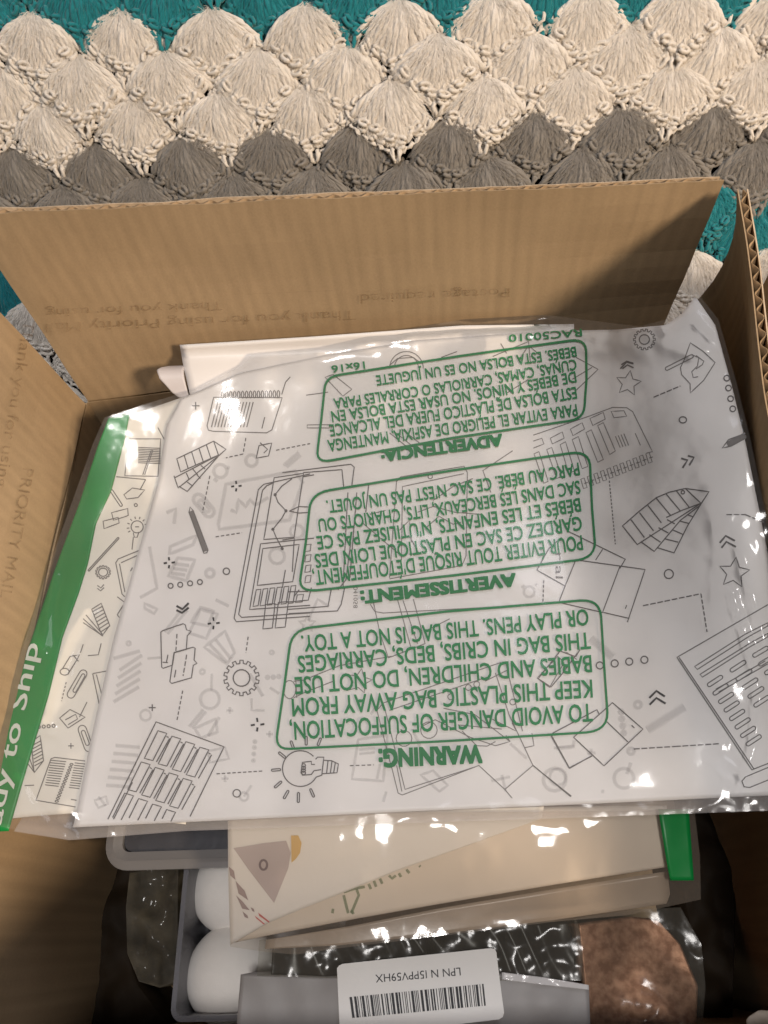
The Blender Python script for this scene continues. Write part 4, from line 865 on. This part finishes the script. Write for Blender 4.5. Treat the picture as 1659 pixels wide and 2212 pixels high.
def fillpoly(name, crop, pts, m, parent, fn):
    P_ = [cp(crop, p) for p in pts]; c = (sum(p[0] for p in P_) / len(P_), sum(p[1] for p in P_) / len(P_)); V = [fn(c)]; F = []; D = dens(P_ + [P_[0]], 12)[:-1]
    nr = 4
    for k in range(1, nr + 1): V += [fn((c[0] + (p[0] - c[0]) * k / nr, c[1] + (p[1] - c[1]) * k / nr)) for p in D]
    n = len(D)
    for i in range(n):
        j = (i + 1) % n; F.append((0, 1 + i, 1 + j))
        for k in range(nr - 1): F.append((1 + k * n + i, 1 + (k + 1) * n + i, 1 + (k + 1) * n + j, 1 + k * n + j))
    return mesh_obj(name, V, F, m, parent, smooth=False)
fillpoly('triangle_print', 'G', [(92, 290), (300, 255), (440, 240), (470, 320), (455, 420), (360, 652), (190, 430)], simple('grey_pink_print', (.46, .40, .41), .45, 0, 10, .12, 30), ws, fws)
fillpoly('yellow_print', 'G', [(472, 205), (520, 205), (542, 255), (532, 320), (505, 360), (475, 385)], simple('yellow_print', (.62, .40, .12), .45, 0, 10, .1, 60), ws, at(lambda x, y: zws(x, y) + .0004))
doodle('eyelet_print', 'G', [circ(290, 400, 24, 16, ry=32)], 5, ink('purple_grey', (.13, .10, .13)), ws, at(lambda x, y: zws(x, y) + .0005))
mp_ = simple('mauve_print', (.33, .26, .27), .45); mr_ = simple('red_print', (.55, .12, .12), .45)
for q, mm in (([(60, 410), (95, 440), (105, 500), (70, 470)], mp_), ([(105, 505), (165, 570), (190, 635), (125, 590)], mp_), ([(108, 600), (150, 640), (200, 700), (150, 690)], mp_), ([(150, 705), (185, 735), (190, 755), (165, 745)], mp_), ([(205, 680), (225, 690), (232, 712), (215, 705)], mp_), ([(255, 715), (330, 775), (325, 782), (262, 738)], mr_), ([(232, 735), (300, 790), (292, 795), (240, 752)], mr_)):
    fillpoly('lattice_print', 'G', q, mm, ws, fws)
# grey poly bag with barcode label
def zgb(x, y): return 0.128 + .003 * nz(x, y, 22, 6) + .0012 * nz(x, y, 70, 3)
gb2 = thing('grey_poly_bag', 'grey poly bag carrying a white barcode label in front of the wrapped packet', 'poly bag')
g = coons([(520, 2105), (700, 2110), (1090, 2104), (1180, 2112), (1272, 2130)], [(1272, 2130), (1278, 2300)], [(505, 2300), (1278, 2300)], [(520, 2105), (512, 2200), (505, 2300)], 80, 30)
sheet('bag_panel', g, at(zgb), simple('grey_poly', (.27, .255, .25), .5, .3, 60, .08, 30), gb2, bottom=FZ + .02)
g = coons([(1084, 2100), (1180, 2112), (1272, 2128)], [(1272, 2128), (1272, 2138)], [(1084, 2116), (1180, 2128), (1272, 2138)], [(1084, 2100), (1084, 2116)], 30, 8)
sheet('fold_highlight', g, at(lambda x, y: zgb(x, y) + .002 + .001 * nz(x, y, 120, 2)), simple('fold_highlight', (.62, .60, .60), .12, .4, 120), gb2, thick=.0005)  # pale strip, paints in the highlight along the bag's top fold
def zlb(x, y): return zgb(x, y) * .25 + .0965 + .0035
lab = [(728, 2092), (732, 2086), (740, 2082), (1060, 2048), (1068, 2050), (1072, 2056), (1080, 2120), (1089, 2188), (1086, 2197), (1078, 2202), (960, 2216), (840, 2230), (745, 2242), (738, 2238), (734, 2230)]
lb = fillpoly('barcode_label', 'P', lab, M_PAPER, gb2, at(zlb)); lb['label'] = 'white barcode label with rounded corners'
flb = at(lambda x, y: zlb(x, y) + .0003)
V, F = [], []
text_into(V, F, 'G', 'LPN N I5PPV59HX', (1590, 1078), (1028, 1126), 52, flb, -.003)
mesh_obj('label_text', V, F, M_DARK, lb, smooth=False)
rnd = random.Random(11); V, F = [], []; xx = 0.0
while xx < 1.0:
    wb = rnd.choice((.006, .006, .012, .018)); gp = rnd.choice((.006, .006, .012, .014))
    if xx + wb > 1: break
    b = len(V)
    for u, v in ((xx, 0), (xx + wb, 0), (xx + wb, 1), (xx, 1)):
        tx, ty = 755 + 293 * u, 2154 - 29 * u; bx, by = 761 + 292 * u, 2199 - 27 * u
        V.append(flb((tx + (bx - tx) * v, ty + (by - ty) * v)))
    F.append((b, b + 1, b + 2, b + 3)); xx += wb + gp
mesh_obj('barcode', V, F, M_DARK, lb, smooth=False)
# black pleated goods behind the label
M_BLK = simple('black_goods', (.018, .016, .015), .35, .3, 80, .3, 60)
bg = thing('black_pleated_pouch', 'black pleated pouch in clear film between the wrapped packet and barcode label', 'pouch')
def zbp(x, y): return 0.120 + .003 * math.sin(x * 300 + y * 130 + 5 * nz(x, y, 25, 1)) + .003 * nz(x, y, 50, 3)
g = coons([(590, 2030), (900, 2000), (1225, 1990)], [(1225, 1990), (1245, 2050), (1240, 2118)], [(585, 2112), (900, 2120), (1240, 2118)], [(590, 2030), (585, 2112)], 140, 16)
sheet('pleats', g, at(zbp), M_BLK, bg, bottom=FZ + .03)
g2 = coons([(560, 2030), (900, 2000), (1245, 1985)], [(1245, 1985), (1260, 2050), (1255, 2118)], [(555, 2108), (900, 2116), (1255, 2112)], [(560, 2030), (555, 2108)], 80, 20)
sheet('film', g2, at(lambda x, y: .1295 + .002 * nz(x, y, 60, 1) + .001 * nz(x, y, 160, 5)), M_CRINK, bg)
# copper glitter bundle in film
def copper_mat():
    m, nt, b = mat('copper_glitter'); tc = N(nt, 'ShaderNodeTexCoord'); v = N(nt, 'ShaderNodeTexVoronoi', Scale=1400.0); nt.links.new(tc.outputs['Object'], v.inputs['Vector'])
    b.inputs['Base Color'].default_value = (.24, .11, .052, 1); b.inputs['Metallic'].default_value = .65; b.inputs['Roughness'].default_value = .5
    cr = N(nt, 'ShaderNodeValToRGB'); n2 = N(nt, 'ShaderNodeTexNoise', Scale=240.0, Detail=6.0); nt.links.new(tc.outputs['Object'], n2.inputs['Vector'])
    cr.color_ramp.elements[0].position = .36; cr.color_ramp.elements[0].color = (.30, .135, .075, 1); cr.color_ramp.elements[1].position = .68; cr.color_ramp.elements[1].color = (.66, .37, .24, 1)
    nt.links.new(n2.outputs['Fac'], cr.inputs[0]); nt.links.new(cr.outputs[0], b.inputs['Base Color'])
    nm = N(nt, 'ShaderNodeBump', Strength=.9, Distance=.001); nt.links.new(v.outputs['Color'], nm.inputs['Height']); nt.links.new(nm.outputs[0], b.inputs['Normal']); return m
gl = thing('copper_glitter_pack', 'copper brown glitter pack in crinkled clear film beside the box wall', 'pack')
def zgl(x, y): return 0.105 + .014 * nz(x, y, 14, 2.5) + .002 * nz(x, y, 45, 6)
g = coons([(1250, 1995), (1360, 1980), (1420, 1985)], [(1420, 1985), (1470, 2040), (1508, 2130), (1500, 2300)], [(1275, 2300), (1500, 2300)], [(1250, 1995), (1262, 2120), (1275, 2300)], 50, 50)
sheet('glitter_sheet', g, at(zgl), copper_mat(), gl, bottom=FZ + .001)
g = coons([(1240, 1985), (1360, 1965), (1470, 1960)], [(1470, 1960), (1515, 2040), (1524, 2130), (1512, 2300)], [(1270, 2300), (1512, 2300)], [(1240, 1985), (1255, 2120), (1270, 2300)], 80, 80)
sheet('film', g, at(lambda x, y: zgl(x, y) + .006 + .002 * abs(nz(x, y, 50, 8))), M_CRINK, gl)
# paper scrap
sc_ = thing('paper_scrap', 'small torn cream paper scrap down by the box corner', 'paper')
g = coons([(1618, 2196), (1640, 2182), (1700, 2186)], [(1700, 2186), (1710, 2290)], [(1630, 2290), (1710, 2290)], [(1618, 2196), (1612, 2204), (1630, 2290)], 12, 12)
sheet('paper', g, at(lambda x, y: .13 + .004 * nz(x, y, 50, 3)), M_BEIGE, sc_, thick=.0006)

# added dark lumps standing in for deep shadow in the gaps along the walls
M_GAPSHADOW = simple('gap_shadow_dark', (.014, .009, .005), .7, .2, 40, .3, 30, .12)
def gap_shadow(label, top, right, bottom, left, z0, seed):
    t = thing('gap_shadow_lump', label, 'poly bag', None)
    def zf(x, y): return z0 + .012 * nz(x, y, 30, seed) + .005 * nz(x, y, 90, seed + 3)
    sheet('shadow_skin', coons(top, right, bottom, left, 40, 60), at(zf), M_GAPSHADOW, t, bottom=FZ + .001)
gap_shadow('dark lump standing in for the deep shadow between the tray and the box wall', [(150, 1800), (300, 1790)], [(300, 1790), (290, 1900), (275, 2060), (300, 2130), (384, 2240)], [(200, 2240), (384, 2240)], [(150, 1800), (165, 1950), (185, 2060), (200, 2240)], .055, 2.2)
gap_shadow('dark lump standing in for the deep shadow between the copper pack and the box wall', [(1450, 1750), (1590, 1740)], [(1590, 1740), (1590, 1900), (1585, 2100), (1580, 2250)], [(1500, 2250), (1580, 2250)], [(1450, 1750), (1480, 1950), (1512, 2100), (1500, 2250)], .07, 5.2)
